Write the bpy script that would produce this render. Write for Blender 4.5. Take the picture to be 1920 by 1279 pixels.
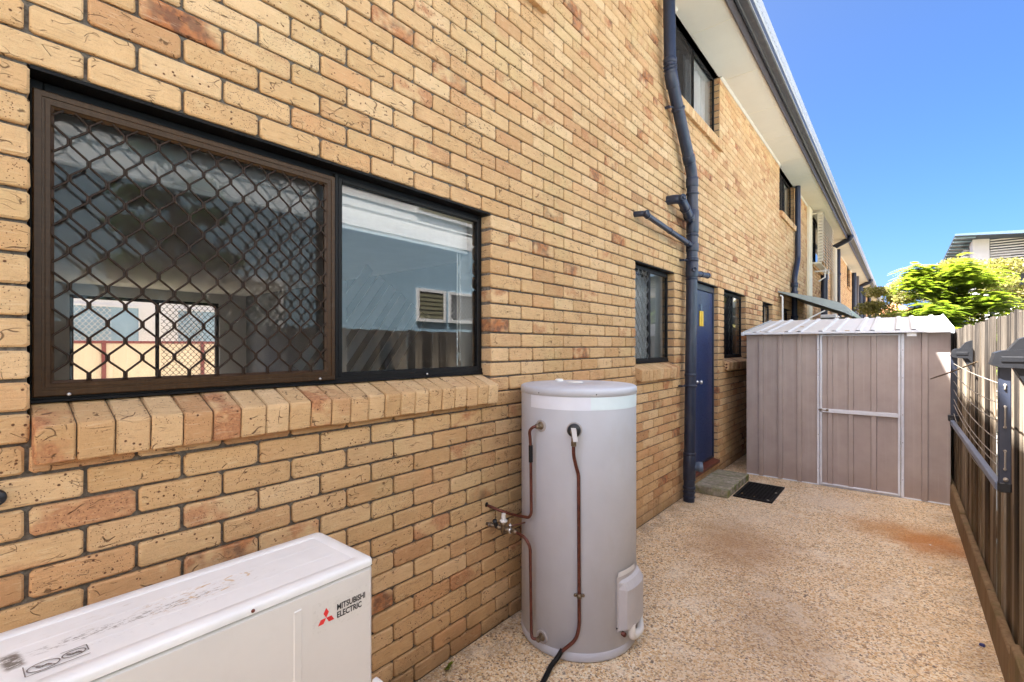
import bpy, math, random
import numpy as np
from mathutils import Vector, Matrix
rnd = random.Random(7)
scene = bpy.context.scene
for o in list(bpy.data.objects): bpy.data.objects.remove(o)
COL = scene.collection
R = math.radians

# ------------------------------------------------------------------ camera, sky, sun, exposure
cam_d = bpy.data.cameras.new('camera'); cam = bpy.data.objects.new('camera', cam_d); COL.objects.link(cam)
CAM = Vector((1.8276, 0.0, 1.6413))
cam.location = CAM
cam.rotation_euler = (R(90), 0, R(39.454))
cam_d.sensor_width = 36.0; cam_d.lens = 886.83 / 1920 * 36
cam_d.shift_y = 9.8 / 1920
cam_d.clip_start = .05; cam_d.clip_end = 2000
scene.camera = cam
SUN_TRAVEL = Vector((.38, .45, -1.0)).normalized()
world = bpy.data.worlds.new('World'); scene.world = world; world.use_nodes = True
wn, wl = world.node_tree.nodes, world.node_tree.links
wn.clear()
sky = wn.new('ShaderNodeTexSky'); sky.sky_type = 'NISHITA'; sky.sun_disc = False
sd = -SUN_TRAVEL
sky.sun_elevation = math.asin(sd.z)
sky.sun_rotation = math.atan2(sd.x, sd.y)
sky.air_density = 0.3; sky.dust_density = 4.0; sky.ozone_density = 4.0; sky.altitude = 0
hs = wn.new('ShaderNodeHueSaturation'); hs.inputs['Saturation'].default_value = 1.42; hs.inputs['Value'].default_value = 1.0
bg = wn.new('ShaderNodeBackground'); bg.inputs['Strength'].default_value = 0.09
wo = wn.new('ShaderNodeOutputWorld')
wb = wn.new('ShaderNodeMix'); wb.data_type = 'RGBA'; wb.blend_type = 'MULTIPLY'; wb.inputs[0].default_value = 1.0
wb.inputs[7].default_value = (1.03, 1.0, .94, 1)   # white balance for open shade
wl.new(sky.outputs[0], wb.inputs[6]); wl.new(wb.outputs[2], hs.inputs['Color']); wl.new(hs.outputs[0], bg.inputs['Color']); wl.new(bg.outputs[0], wo.inputs['Surface'])
sun_d = bpy.data.lights.new('sun', 'SUN'); sun_d.energy = 5.0; sun_d.angle = R(.53); sun_d.color = (1, .975, .94)
sun = bpy.data.objects.new('sun', sun_d); COL.objects.link(sun)
sun.rotation_euler = SUN_TRAVEL.to_track_quat('-Z', 'Y').to_euler(); sun.location = (-8, -10, 25)
scene.view_settings.view_transform = 'Standard'; scene.view_settings.look = 'None'
scene.view_settings.exposure = 3.13; scene.view_settings.gamma = 1.0
scene.view_settings.use_curve_mapping = False
scene.render.engine = 'CYCLES'
scene.cycles.max_bounces = 10; scene.cycles.diffuse_bounces = 5; scene.cycles.glossy_bounces = 4
scene.cycles.transparent_max_bounces = 16; scene.cycles.caustics_reflective = False; scene.cycles.caustics_refractive = False

# ------------------------------------------------------------------ helpers: nodes
def newmat(name):
    m = bpy.data.materials.new(name); m.use_nodes = True
    nt = m.node_tree; nt.nodes.clear()
    return m, nt
class NB:
    """small node builder"""
    def __init__(s, name):
        s.m, s.nt = newmat(name); s.n = s.nt.nodes; s.l = s.nt.links
        s.out = s.n.new('ShaderNodeOutputMaterial')
        s.geo = s.n.new('ShaderNodeNewGeometry')
        s.pos = s.geo.outputs['Position']
    def set(s, sock, v):
        if isinstance(v, bpy.types.NodeSocket): s.l.new(v, sock)
        elif isinstance(v, tuple) and len(v) == 3 and sock.type == 'RGBA': sock.default_value = (*v, 1)
        else: sock.default_value = v
    def math(s, op, a, b=None, c=None, clamp=False):
        n = s.n.new('ShaderNodeMath'); n.operation = op; n.use_clamp = clamp
        s.set(n.inputs[0], a)
        if b is not None: s.set(n.inputs[1], b)
        if c is not None: s.set(n.inputs[2], c)
        return n.outputs[0]
    def vmath(s, op, a, b=None):
        n = s.n.new('ShaderNodeVectorMath'); n.operation = op
        s.set(n.inputs[0], a)
        if b is not None: s.set(n.inputs[1], b)
        return n.outputs['Vector'] if op not in ('DISTANCE', 'LENGTH', 'DOT_PRODUCT') else n.outputs['Value']
    def scale(s, v, xyz): return s.vmath('MULTIPLY', v, xyz)
    def noise(s, vec, scale, detail=2, rough=.5, dist=0, color=False):
        n = s.n.new('ShaderNodeTexNoise'); s.set(n.inputs['Vector'], vec)
        n.inputs['Scale'].default_value = scale; n.inputs['Detail'].default_value = detail
        n.inputs['Roughness'].default_value = rough; n.inputs['Distortion'].default_value = dist
        return n.outputs['Color' if color else 'Fac']
    def voro(s, vec, scale, feature='F1', rand=1.0):
        n = s.n.new('ShaderNodeTexVoronoi'); n.feature = feature; s.set(n.inputs['Vector'], vec)
        n.inputs['Scale'].default_value = scale; n.inputs['Randomness'].default_value = rand
        return n
    def ramp(s, fac, stops, interp='LINEAR'):
        n = s.n.new('ShaderNodeValToRGB'); s.set(n.inputs[0], fac); cr = n.color_ramp; cr.interpolation = interp
        while len(cr.elements) < len(stops): cr.elements.new(.5)
        for e, (p, c) in zip(cr.elements, stops):
            e.position = p; e.color = (*c, 1) if len(c) == 3 else c
        return n.outputs['Color']
    def mr(s, v, a, b, c=0., d=1.):
        n = s.n.new('ShaderNodeMapRange'); n.clamp = True; s.set(n.inputs[0], v)
        for i, x in zip((1, 2, 3, 4), (a, b, c, d)): s.set(n.inputs[i], x)
        return n.outputs[0]
    def sst(s, v, a, b, c=0., d=1.):
        n = s.n.new('ShaderNodeMapRange'); n.interpolation_type = 'SMOOTHSTEP'; s.set(n.inputs[0], v)
        for i, x in zip((1, 2, 3, 4), (a, b, c, d)): s.set(n.inputs[i], x)
        return n.outputs[0]
    def mix(s, f, a, b, mode='MIX'):
        n = s.n.new('ShaderNodeMix'); n.data_type = 'RGBA'; n.blend_type = mode
        s.set(n.inputs[0], f); s.set(n.inputs[6], a); s.set(n.inputs[7], b)
        return n.outputs[2]
    def attr(s, name):
        n = s.n.new('ShaderNodeAttribute'); n.attribute_name = name; return n.outputs['Fac']
    def sep(s, v):
        n = s.n.new('ShaderNodeSeparateXYZ'); s.set(n.inputs[0], v); return n.outputs
    def comb(s, x, y, z):
        n = s.n.new('ShaderNodeCombineXYZ')
        for i, v in enumerate((x, y, z)): s.set(n.inputs[i], v)
        return n.outputs[0]
    def bump(s, h, strength=.5, dist=.002, normal=None):
        n = s.n.new('ShaderNodeBump'); s.set(n.inputs['Height'], h)
        n.inputs['Strength'].default_value = strength; n.inputs['Distance'].default_value = dist
        if normal is not None: s.l.new(normal, n.inputs['Normal'])
        return n.outputs[0]
    def bsdf(s, color, rough=.6, metal=0., normal=None, spec=.5, **kw):
        n = s.n.new('ShaderNodeBsdfPrincipled'); s.set(n.inputs['Base Color'], color)
        s.set(n.inputs['Roughness'], rough); s.set(n.inputs['Metallic'], metal)
        n.inputs['Specular IOR Level'].default_value = spec
        if normal is not None: s.l.new(normal, n.inputs['Normal'])
        for k, v in kw.items(): s.set(n.inputs[k.replace('_', ' ')], v)
        s.l.new(n.outputs[0], s.out.inputs[0]); return n
def paint(name, col, rough=.5, var=.12, scale=14, dirt=None, bumps=.0, spec=.5, metal=0., streak=None):
    """painted or moulded surface with slight unevenness of colour and gloss"""
    b = NB(name)
    n1 = b.noise(b.pos, scale, 4, .6); n2 = b.noise(b.pos, scale * 9, 3, .6)
    k = b.mr(n1, .3, .7, 1 - var, 1 + var)
    c = b.mix(1., col, b.comb(k, k, k), 'MULTIPLY')
    if dirt is not None:
        dn = b.noise(b.scale(b.pos, (1, 1, .35)) if streak else b.pos, 7, 5, .65)
        c = b.mix(b.sst(dn, .5, .78, 0, dirt[1]), c, dirt[0])
    h = b.math('ADD', n1, b.math('MULTIPLY', n2, .4))
    nrm = b.bump(h, bumps, .002) if bumps else None
    b.bsdf(c, b.mr(n2, .3, .7, max(rough - .07, 0), min(rough + .09, 1)), metal, nrm, spec)
    return b.m

# ------------------------------------------------------------------ materials
M = {}
def mat_brick():
    b = NB('brick')
    r = b.attr('rnd'); r2 = b.math('FRACT', b.math('MULTIPLY', r, 17.31)); r3 = b.math('FRACT', b.math('MULTIPLY', r, 71.7))
    off = b.comb(b.math('MULTIPLY', r, 31.), b.math('MULTIPLY', r2, 17.), b.math('MULTIPLY', r3, 23.))
    base = b.ramp(r2, [(0, (.57, .345, .165)), (.22, (.64, .41, .21)), (.45, (.69, .465, .26)), (.66, (.54, .315, .145)), (.78, (.63, .415, .22)), (.92, (.59, .325, .155)), (1, (.42, .22, .105))])
    p = b.vmath('ADD', b.pos, off)
    mott = b.noise(p, 13, 4, .62)
    base = b.mix(b.mr(mott, .35, .75, 0, .35), base, (.45, .275, .12))
    pale = b.noise(p, 28, 3, .6)
    base = b.mix(b.sst(pale, .55, .78, 0, .35), base, (.68, .51, .29))
    # fired blush on some bricks
    bl = b.noise(b.scale(p, (1, .8, 1)), 9, 3, .6)
    blm = b.math('MULTIPLY', b.sst(bl, .46, .62), b.sst(r3, .76, .93, 0, .85))
    base = b.mix(blm, base, b.ramp(b.noise(p, 90, 4, .7), [(.3, (.25, .085, .04)), (.55, (.46, .19, .085)), (.75, (.60, .31, .14))]))
    strong = b.math('MULTIPLY', b.sst(b.noise(p, 7, 2, .5), .4, .58), b.math('GREATER_THAN', r3, .962))
    base = b.mix(b.math('MULTIPLY', strong, .85), base, b.mix(b.sst(b.noise(p, 22, 3, .6), .4, .6), (.42, .15, .055), (.16, .065, .04)))
    # weathering of the whole wall: faint lichen tint and splash grime on the lowest courses
    base = b.mix(b.sst(b.noise(b.pos, 1.7, 4, .6), .52, .68, 0, .30), base, (.53, .41, .20))
    base = b.mix(b.sst(b.noise(b.scale(b.pos, (1, 1, .5)), 2.6, 4, .6), .55, .7, 0, .22), base, (.40, .25, .12))
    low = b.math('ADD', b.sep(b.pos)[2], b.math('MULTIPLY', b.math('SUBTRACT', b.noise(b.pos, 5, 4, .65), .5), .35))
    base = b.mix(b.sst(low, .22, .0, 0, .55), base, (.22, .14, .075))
    # iron spots
    v = b.voro(p, 62); spot = b.math('MULTIPLY', b.sst(v.outputs['Distance'], .26, .15), b.math('GREATER_THAN', b.sep(v.outputs['Color'])[0], .87))
    v2 = b.voro(p, 190); spot2 = b.math('MULTIPLY', b.sst(v2.outputs['Distance'], .34, .2), b.math('GREATER_THAN', b.sep(v2.outputs['Color'])[0], .84))
    grain = b.noise(p, 330, 3, .7)
    base = b.mix(b.sst(grain, .52, .72, 0, .42), base, (.29, .18, .09))
    drag = b.noise(b.scale(p, (90, 14, 150)), 1., 3, .65)
    base = b.mix(b.sst(drag, .54, .72, 0, .38), base, (.31, .19, .095))
    base = b.mix(b.sst(drag, .44, .30, 0, .25), base, (.72, .58, .38))
    spots = b.math('MAXIMUM', b.math('MULTIPLY', spot, .95), b.math('MULTIPLY', spot2, .85))
    base = b.mix(spots, base, (.13, .055, .03))
    # wire-cut drag marks: curved hair cracks
    w = b.vmath('ADD', b.scale(p, (14, 6.5, 25)), b.scale(b.noise(p, 13, 1, .5, color=True), (1.6, 1.6, 1.6)))
    line = b.sst(b.voro(w, 1.0, 'DISTANCE_TO_EDGE').outputs['Distance'], .024, .007)
    line2 = b.sst(b.voro(b.scale(b.vmath('ADD', w, (5.3, 2.2, 9.1)), (.8, .7, 1.5)), 1.0, 'DISTANCE_TO_EDGE').outputs['Distance'], .020, .006)
    lm = b.sst(b.noise(p, 17, 1, .5), .585, .64); lm2 = b.sst(b.noise(b.vmath('ADD', p, (3, 3, 3)), 19, 1, .5), .59, .65)
    crack = b.math('MAXIMUM', b.math('MULTIPLY', line, lm), b.math('MULTIPLY', line2, lm2))
    base = b.mix(b.math('MULTIPLY', crack, .78), base, (.10, .05, .025))
    h = b.math('SUBTRACT', b.math('ADD', b.math('ADD', b.math('MULTIPLY', grain, .5), b.math('MULTIPLY', drag, -.8)), b.math('ADD', b.math('MULTIPLY', mott, 1.4), b.math('MULTIPLY', b.noise(p, 70, 3, .6), .9))), b.math('ADD', b.math('MULTIPLY', crack, 1.6), spots))
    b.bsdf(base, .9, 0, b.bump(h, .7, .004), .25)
    return b.m
def mat_mortar():
    b = NB('mortar')
    c = b.ramp(b.noise(b.pos, 60, 5, .7), [(.3, (.085, .065, .05)), (.55, (.17, .145, .12)), (.75, (.28, .255, .23))])
    c = b.mix(b.sst(b.noise(b.pos, 4, 3, .6), .5, .7, 0, .35), c, (.16, .13, .10))
    b.bsdf(c, .95, 0, b.bump(b.noise(b.pos, 160, 5, .75), .8, .004), .2); return b.m
def mat_aggregate():
    b = NB('exposed_aggregate')
    p2 = b.vmath('ADD', b.pos, b.scale(b.noise(b.pos, 60, 2, .5, color=True), (.006, .006, .0)))
    p2 = b.scale(p2, (1, 1, .2))
    v = b.voro(p2, 128); vb = b.voro(p2, 78)
    cc = b.sep(v.outputs['Color'])
    ramp = [(0, (.78, .56, .31)), (.13, (.56, .34, .155)), (.25, (.84, .66, .42)), (.40, (.89, .76, .54)), (.52, (.70, .47, .235)), (.62, (.32, .21, .125)), (.70, (.85, .69, .46)), (.80, (.50, .39, .30)), (.86, (.90, .81, .64)), (.94, (.18, .13, .095)), (1, (.64, .47, .27))]
    c1 = b.ramp(cc[0], ramp, 'CONSTANT'); c2 = b.ramp(b.sep(vb.outputs['Color'])[1], ramp, 'CONSTANT')
    c = b.mix(b.math('GREATER_THAN', b.sep(vb.outputs['Color'])[0], .62), c1, c2)
    e = b.sst(v.outputs['Distance'], .50, .75)
    c = b.mix(b.math('MULTIPLY', e, .45), c, (.66, .50, .30))
    big = b.noise(b.pos, 1.3, 5, .62); med = b.noise(b.pos, 4.2, 4, .6)
    c = b.mix(b.sst(big, .47, .66, 0, .30), c, (.52, .36, .20))
    c = b.mix(b.sst(med, .50, .70, 0, .45), c, (.90, .80, .63))
    def blotch(x, y, rx, ry, col, k, rot=0.):
        s = b.sep(b.vmath('SUBTRACT', b.pos, (x, y, 0.)))
        ca, sa = math.cos(rot), math.sin(rot)
        u = b.math('ADD', b.math('MULTIPLY', s[0], ca), b.math('MULTIPLY', s[1], sa))
        w = b.math('SUBTRACT', b.math('MULTIPLY', s[1], ca), b.math('MULTIPLY', s[0], sa))
        d = b.math('SQRT', b.math('ADD', b.math('POWER', b.math('DIVIDE', u, rx), 2.), b.math('POWER', b.math('DIVIDE', w, ry), 2.)))
        d = b.math('ADD', d, b.math('MULTIPLY', b.math('SUBTRACT', b.noise(b.pos, 5.5, 5, .65), .5), 1.5))
        return b.sst(d, 1.55, .10, 0, k)
    c = b.mix(blotch(1.90, 5.36, .46, .30, None, .85, -.30), c, b.mix(b.mr(cc[1], 0, 1), (.62, .30, .09), (.40, .18, .06)))
    c = b.mix(blotch(2.08, 5.2, .26, .3, None, .65), c, (.46, .17, .04))
    c = b.mix(blotch(.80, 4.15, .38, .5, None, .60, -.2), c, (.38, .21, .10))
    c = b.mix(blotch(.62, 4.6, .22, .35, None, .35), c, (.33, .2, .10))
    c = b.mix(blotch(1.28, 5.95, .35, .3, None, .45), c, (.74, .64, .52))
    c = b.mix(blotch(.75, 5.0, .35, .3, None, .32), c, (.72, .60, .46))
    c = b.mix(blotch(1.3, 3.1, .3, .6, None, .3, .4), c, (.25, .16, .10))
    # patchy darker brown along the wall foot and by the fence
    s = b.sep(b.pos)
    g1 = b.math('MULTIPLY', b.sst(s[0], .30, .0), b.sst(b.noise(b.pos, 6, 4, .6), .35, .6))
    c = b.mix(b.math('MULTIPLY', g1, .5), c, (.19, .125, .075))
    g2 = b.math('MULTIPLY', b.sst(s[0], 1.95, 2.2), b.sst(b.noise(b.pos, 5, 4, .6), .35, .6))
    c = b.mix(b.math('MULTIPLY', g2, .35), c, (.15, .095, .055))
    h = b.math('ADD', b.math('SUBTRACT', 1., v.outputs['Distance']), b.math('MULTIPLY', b.noise(b.pos, 150, 3, .6), .5))
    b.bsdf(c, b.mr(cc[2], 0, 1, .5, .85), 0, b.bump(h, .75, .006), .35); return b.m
def mat_timber(name, cols, wet=True, gscale=1.0):
    b = NB(name)
    r = b.attr('rnd')
    off = b.comb(b.math('MULTIPLY', r, 9.), b.math('MULTIPLY', r, 41.), b.math('MULTIPLY', r, 13.))
    p = b.vmath('ADD', b.pos, off)
    g = b.scale(p, (70 * gscale, 70 * gscale, 1.3)); g2 = b.scale(p, (22, 22, .55))
    n1 = b.noise(g, 1., 5, .65, .6); n2 = b.noise(g2, 1., 4, .6, .9)
    f = b.math('ADD', b.math('MULTIPLY', n1, .6), b.math('MULTIPLY', n2, .4))
    f = b.math('ADD', f, b.math('MULTIPLY', b.math('SUBTRACT', b.math('FRACT', b.math('MULTIPLY', r, 23.7)), .5), .40))
    f = b.math('ADD', .5, b.math('MULTIPLY', b.math('SUBTRACT', f, .5), 1.55))
    c = b.ramp(f, cols)
    hgt = b.sep(b.pos)[2]
    if wet:
        low = b.math('ADD', hgt, b.math('MULTIPLY', b.math('SUBTRACT', b.noise(b.scale(p, (6, 6, 1)), 1., 3), .5), 1.3))
        c = b.mix(b.sst(low, 1.15, .15, 0, .6), c, b.mix(n1, (.045, .028, .013), (.22, .135, .065)))
        c = b.mix(b.math('MULTIPLY', b.sst(b.noise(b.scale(p, (9, 9, 2)), 1., 4), .52, .7, 0, .5), b.sst(hgt, 1.4, .2)), c, (.10, .085, .03))
    if wet:   # dry silvered heads of the boards, also darkened to offset direct sun
        hd = b.math('ADD', hgt, b.math('MULTIPLY', b.math('SUBTRACT', b.noise(b.scale(p, (14, 14, 1)), 1., 3), .5), .9))
        c = b.mix(b.sst(hd, 1.2, 1.75, 0, .8), c, b.mix(b.sst(n1, .38, .62), (.022, .018, .016), (.125, .108, .092)))
    kn = b.voro(b.scale(p, (9, 9, 2.2)), 1.)
    c = b.mix(b.math('MULTIPLY', b.sst(kn.outputs['Distance'], .12, .03), .75), c, (.04, .02, .012))
    b.bsdf(c, .88, 0, b.bump(n1, .8, .006), .2); return b.m
def mat_glass(name, tint=(1, 1, 1), rough=0.0, dirt=.04):
    b = NB(name)
    fr = b.n.new('ShaderNodeFresnel'); fr.inputs[0].default_value = 1.62
    t = b.n.new('ShaderNodeBsdfTransparent'); t.inputs[0].default_value = (*tint, 1)
    g = b.n.new('ShaderNodeBsdfGlossy'); g.inputs['Roughness'].default_value = rough; g.inputs[0].default_value = (1, 1, 1, 1)
    mx = b.n.new('ShaderNodeMixShader')
    b.l.new(b.math('MULTIPLY', fr.outputs[0], 1.15, clamp=True), mx.inputs[0]); b.l.new(t.outputs[0], mx.inputs[1]); b.l.new(g.outputs[0], mx.inputs[2])
    d = b.n.new('ShaderNodeBsdfDiffuse'); d.inputs[0].default_value = (.5, .5, .48, 1)
    mx2 = b.n.new('ShaderNodeMixShader'); b.l.new(b.sst(b.noise(b.pos, 9, 4, .6), .4, .8, dirt * .1, dirt * .5), mx2.inputs[0])
    b.l.new(mx.outputs[0], mx2.inputs[1]); b.l.new(d.outputs[0], mx2.inputs[2]); b.l.new(mx2.outputs[0], b.out.inputs[0]); return b.m
def mat_screen(cover=.36):
    b = NB('fly_screen')
    t = b.n.new('ShaderNodeBsdfTransparent'); d = b.n.new('ShaderNodeBsdfDiffuse'); d.inputs[0].default_value = (.030, .026, .024, 1)
    mx = b.n.new('ShaderNodeMixShader'); mx.inputs[0].default_value = cover
    b.l.new(t.outputs[0], mx.inputs[1]); b.l.new(d.outputs[0], mx.inputs[2]); b.l.new(mx.outputs[0], b.out.inputs[0]); return b.m
def mat_leaf(name, ramp, trans=.5):
    b = NB(name)
    r = b.attr('rnd')
    c = b.ramp(b.math('ADD', b.math('MULTIPLY', r, .75), b.math('MULTIPLY', b.noise(b.pos, 3, 3), .3)), ramp)
    d = b.n.new('ShaderNodeBsdfPrincipled'); b.l.new(c, d.inputs['Base Color']); d.inputs['Roughness'].default_value = .55
    d.inputs['Specular IOR Level'].default_value = .3
    tr = b.n.new('ShaderNodeBsdfTranslucent'); b.l.new(b.mix(1., c, (1.5, 1.6, .7), 'MULTIPLY'), tr.inputs[0])
    mx = b.n.new('ShaderNodeMixShader'); mx.inputs[0].default_value = trans
    b.l.new(d.outputs[0], mx.inputs[1]); b.l.new(tr.outputs[0], mx.inputs[2]); b.l.new(mx.outputs[0], b.out.inputs[0]); return b.m
def mat_bronze():
    b = NB('anodised_bronze')
    st = b.noise(b.scale(b.pos, (200, 90, 1.2)), 1., 3, .6); st2 = b.noise(b.scale(b.pos, (200, 1.2, 90)), 1., 3, .6)
    c = b.mix(b.mr(b.math('MULTIPLY', b.math('ADD', st, st2), .5), .35, .65), (.030, .0135, .0045), (.060, .029, .011))
    c = b.mix(b.sst(b.noise(b.pos, 30, 5, .7), .6, .8, 0, .35), c, (.20, .16, .12))
    b.bsdf(c, .42, 0., None, .25); return b.m
def mat_lid():
    b = NB('weathered_white_lid')
    s = b.sep(b.pos)
    c = b.mix(b.mr(b.noise(b.pos, 9, 4, .6), .3, .7), (.80, .80, .79), (.86, .86, .85))
    def streak(x, y, lx, ly, rot, col, k, sc, th):
        ca, sa = math.cos(rot), math.sin(rot)
        q = b.sep(b.vmath('SUBTRACT', b.pos, (x, y, 0)))
        u = b.math('ADD', b.math('MULTIPLY', q[0], ca), b.math('MULTIPLY', q[1], sa)); w = b.math('SUBTRACT', b.math('MULTIPLY', q[1], ca), b.math('MULTIPLY', q[0], sa))
        m = b.math('MULTIPLY', b.sst(b.math('ABSOLUTE', u), lx, lx * .5), b.sst(b.math('ABSOLUTE', w), ly, ly * .4))
        n = b.sst(b.noise(b.scale(b.comb(u, w, 0.), (1, .35, 1)), sc, 6, .75), th, th + .1)
        return b.math('MULTIPLY', b.math('MULTIPLY', m, n), k), col
    for a in [(.300, .34, .022, .26, -.02, (.14, .115, .09), .8, 130, .49), (.285, .44, .06, .12, .1, (.45, .26, .07), .8, 90, .53), (.290, .56, .05, .16, 0, (.45, .40, .33), .4, 80, .55),
              (.300, .105, .05, .022, .1, (.10, .08, .06), .9, 100, .40), (.25, .25, .08, .16, .1, (.45, .38, .28), .35, 60, .55), (.36, .35, .02, .25, 0, (.3, .26, .2), .4, 160, .56)]:
        k, col = streak(*a); c = b.mix(k, c, col)
    # two rusty tide rings and scratches
    for (x, y, rr) in [(.285, .505, .035), (.270, .575, .022)]:
        dd = b.vmath('DISTANCE', b.comb(s[0], b.math('MULTIPLY', s[1], .62), 0.), (x, y * .62, 0.))
        ring = b.math('MULTIPLY', b.sst(b.math('ABSOLUTE', b.math('SUBTRACT', dd, rr)), .004, .001), b.sst(b.noise(b.pos, 40, 2), .46, .56))
        c = b.mix(b.math('MULTIPLY', ring, .7), c, (.55, .33, .08))
    b.bsdf(c, b.mr(b.noise(b.pos, 25, 4), .3, .7, .28, .5), 0, b.bump(b.noise(b.pos, 12, 3), .05, .004), .5); return b.m
def mat_step():
    b = NB('mossy_concrete')
    n = b.noise(b.pos, 22, 6, .7); n2 = b.noise(b.scale(b.pos, (3, 22, 6)), 1., 4, .6)
    c = b.ramp(n, [(.25, (.13, .115, .085)), (.5, (.36, .32, .25)), (.75, (.52, .48, .40))])
    c = b.mix(b.sst(n2, .45, .65, 0, .6), c, (.15, .135, .085))
    up = b.sep(b.geo.outputs['Normal'])[0]
    c = b.mix(b.math('MULTIPLY', b.sst(b.noise(b.pos, 14, 4, .65), .42, .62), b.math('ADD', .35, b.math('MULTIPLY', b.math('ABSOLUTE', up), .5))), c, (.17, .20, .05))
    b.bsdf(c, .95, 0, b.bump(b.math('ADD', n, b.math('MULTIPLY', n2, .7)), .9, .012), .2); return b.m
def mat_fabric_wall(name, col): return paint(name, col, .85, .05, 3, spec=.2)
def build_materials():
    M['brick'] = mat_brick(); M['mortar'] = mat_mortar(); M['agg'] = mat_aggregate()
    M['paling'] = mat_timber('weathered_timber', [(.30, (.012, .008, .005)), (.41, (.045, .031, .020)), (.49, (.095, .070, .046)), (.57, (.16, .125, .088)), (.70, (.30, .25, .19))])
    M['plinth'] = mat_timber('damp_timber', [(.28, (.03, .018, .010)), (.45, (.13, .075, .04)), (.6, (.23, .14, .075)), (.78, (.30, .21, .12))], True, .5)
    M['glass'] = mat_glass('window_glass'); M['screen'] = mat_screen(); M['dark_screen'] = mat_screen(.8)
    M['bronze'] = mat_bronze()
    M['black_al'] = paint('black_aluminium', (.0050, .0045, .0050), .5, .2, 20, spec=.2)
    M['lintel'] = paint('black_steel', (.0030, .0028, .0032), .6, .3, 20, ((.03, .012, .006), .2), spec=.2)
    M['wire'] = paint('bronze_wire', (.022, .0105, .005), .5, .25, 60, spec=.25)
    M['white_wall'] = paint('plaster_white', (.66, .66, .64), .85, .04, 4, spec=.2)
    M['grey_wall'] = paint('plaster_grey', (.20, .22, .24), .85, .05, 4, spec=.2)
    M['int_floor'] = paint('floor_tile', (.35, .31, .27), .4, .1, 6)
    M['blind'] = paint('blind_fabric', (.70, .72, .73), .9, .04, 30, spec=.1)
    M['curtain'] = paint('curtain_grey', (.045, .047, .055), .9, .15, 30, spec=.1)
    M['soffit'] = paint('soffit_cream', (.60, .55, .46), .7, .03, 2.2, ((.5, .44, .36), .15), spec=.3)
    M['cream'] = paint('cream_trim', (.74, .66, .48), .55, .05, 6)
    M['fascia'] = paint('brown_fascia', (.055, .044, .042), .45, .12, 10, ((.14, .11, .10), .2))
    M['gutter'] = paint('gutter_brown', (.050, .050, .057), .4, .14, 9, ((.26, .22, .19), .25), streak=1)
    M['gutter_lip'] = paint('gutter_lip_skylit', (.40, .41, .43), .4, .05, 12)  # pale tone puts sky and sun on the upper gutter front into the colour
    M['roof'] = paint('roof_sheet', (.55, .55, .55), .5, .08, 5, metal=.2)
    M['pipe'] = paint('slate_pipe', (.016, .024, .048), .34, .14, 16, ((.13, .12, .115), .28), .05, streak=1)
    M['pipe_lt'] = paint('slate_pipe_cap', (.095, .135, .20), .4, .1, 20, ((.2, .22, .25), .3))
    M['door'] = paint('navy_door', (.014, .034, .11), .33, .06, 5, ((.06, .08, .14), .3), .03)
    M['redsill'] = paint('red_threshold', (.13, .035, .02), .5, .25, 20)
    M['yellow'] = paint('yellow_tag', (.75, .48, .03), .5, .08, 30)
    M['tank'] = paint('tank_grey', (.51, .535, .60), .42, .045, 4, ((.44, .42, .41), .22), .03, streak=1)
    M['tank_base'] = paint('tank_base_grey', (.38, .35, .34), .5, .1, 12, ((.2, .13, .08), .4))
    M['band'] = paint('white_label_band', (.70, .73, .82), .4, .03, 10)
    M['band2'] = paint('pale_label', (.66, .77, .82), .4, .03, 10)
    M['copper'] = paint('aged_copper', (.13, .042, .030), .42, .35, 40, ((.05, .02, .015), .5), .15, metal=.55)
    M['brass'] = paint('dull_brass', (.20, .15, .10), .4, .3, 60, ((.06, .05, .04), .5), .1, metal=.7)
    M['steel'] = paint('bright_steel', (.62, .62, .62), .3, .12, 50, metal=.85)
    M['rubber'] = paint('black_rubber', (.005, .005, .0055), .65, .2, 30, ((.025, .022, .02), .3), .1, spec=.3)
    M['white_pl'] = paint('white_plastic', (.78, .77, .73), .4, .05, 20, ((.55, .45, .33), .3))
    M['grey_pl'] = paint('grey_plastic_cover', (.50, .485, .49), .45, .05, 10, ((.40, .36, .33), .3), .03)
    M['ac'] = paint('ac_offwhite', (.74, .725, .70), .42, .025, 6, ((.62, .59, .54), .25), .02)
    M['lid'] = mat_lid()
    M['ink'] = paint('black_ink', (.02, .02, .022), .5, .1, 30)
    M['red'] = paint('red_ink', (.72, .035, .035), .45, .05, 30)
    M['sticker'] = paint('clear_sticker', (.73, .715, .685), .3, .02, 10)
    M['shed'] = shed_mat()
    M['shed_roof'] = paint('shed_roof_zinc', (.60, .60, .585), .5, .04, 5, ((.45, .43, .41), .25), .02)
    M['shed_trim'] = paint('shed_white_trim', (.72, .75, .80), .45, .05, 12, ((.4, .36, .33), .25))
    M['step'] = mat_step()
    M['navy_steel'] = paint('airer_navy_steel', (.030, .038, .062), .36, .1, 25, ((.10, .10, .11), .25))
    M['skylit_steel'] = paint('airer_navy_skylit', (.13, .165, .24), .35, .08, 25)  # lighter navy for the front bar, sky light on it put into the colour
    M['black_pl'] = paint('black_plastic', (.010, .011, .014), .45, .2, 30, ((.05, .05, .05), .3), .1)
    M['cord'] = paint('cord_white', (.26, .235, .20), .7, .15, 60)
    M['awning'] = paint('awning_green_grey', (.30, .35, .34), .4, .06, 10, metal=.1)
    M['awning_dk'] = paint('awning_under_shaded', (.07, .075, .07), .6, .1, 10)
    M['louvre'] = paint('louvre_cream', (.70, .62, .47), .5, .06, 8)
    M['clad_blue'] = paint('cladding_blue_grey', (.28, .42, .52), .6, .04, 3)
    M['clad_cream'] = paint('cladding_cream', (.62, .61, .58), .6, .04, 3)
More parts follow.
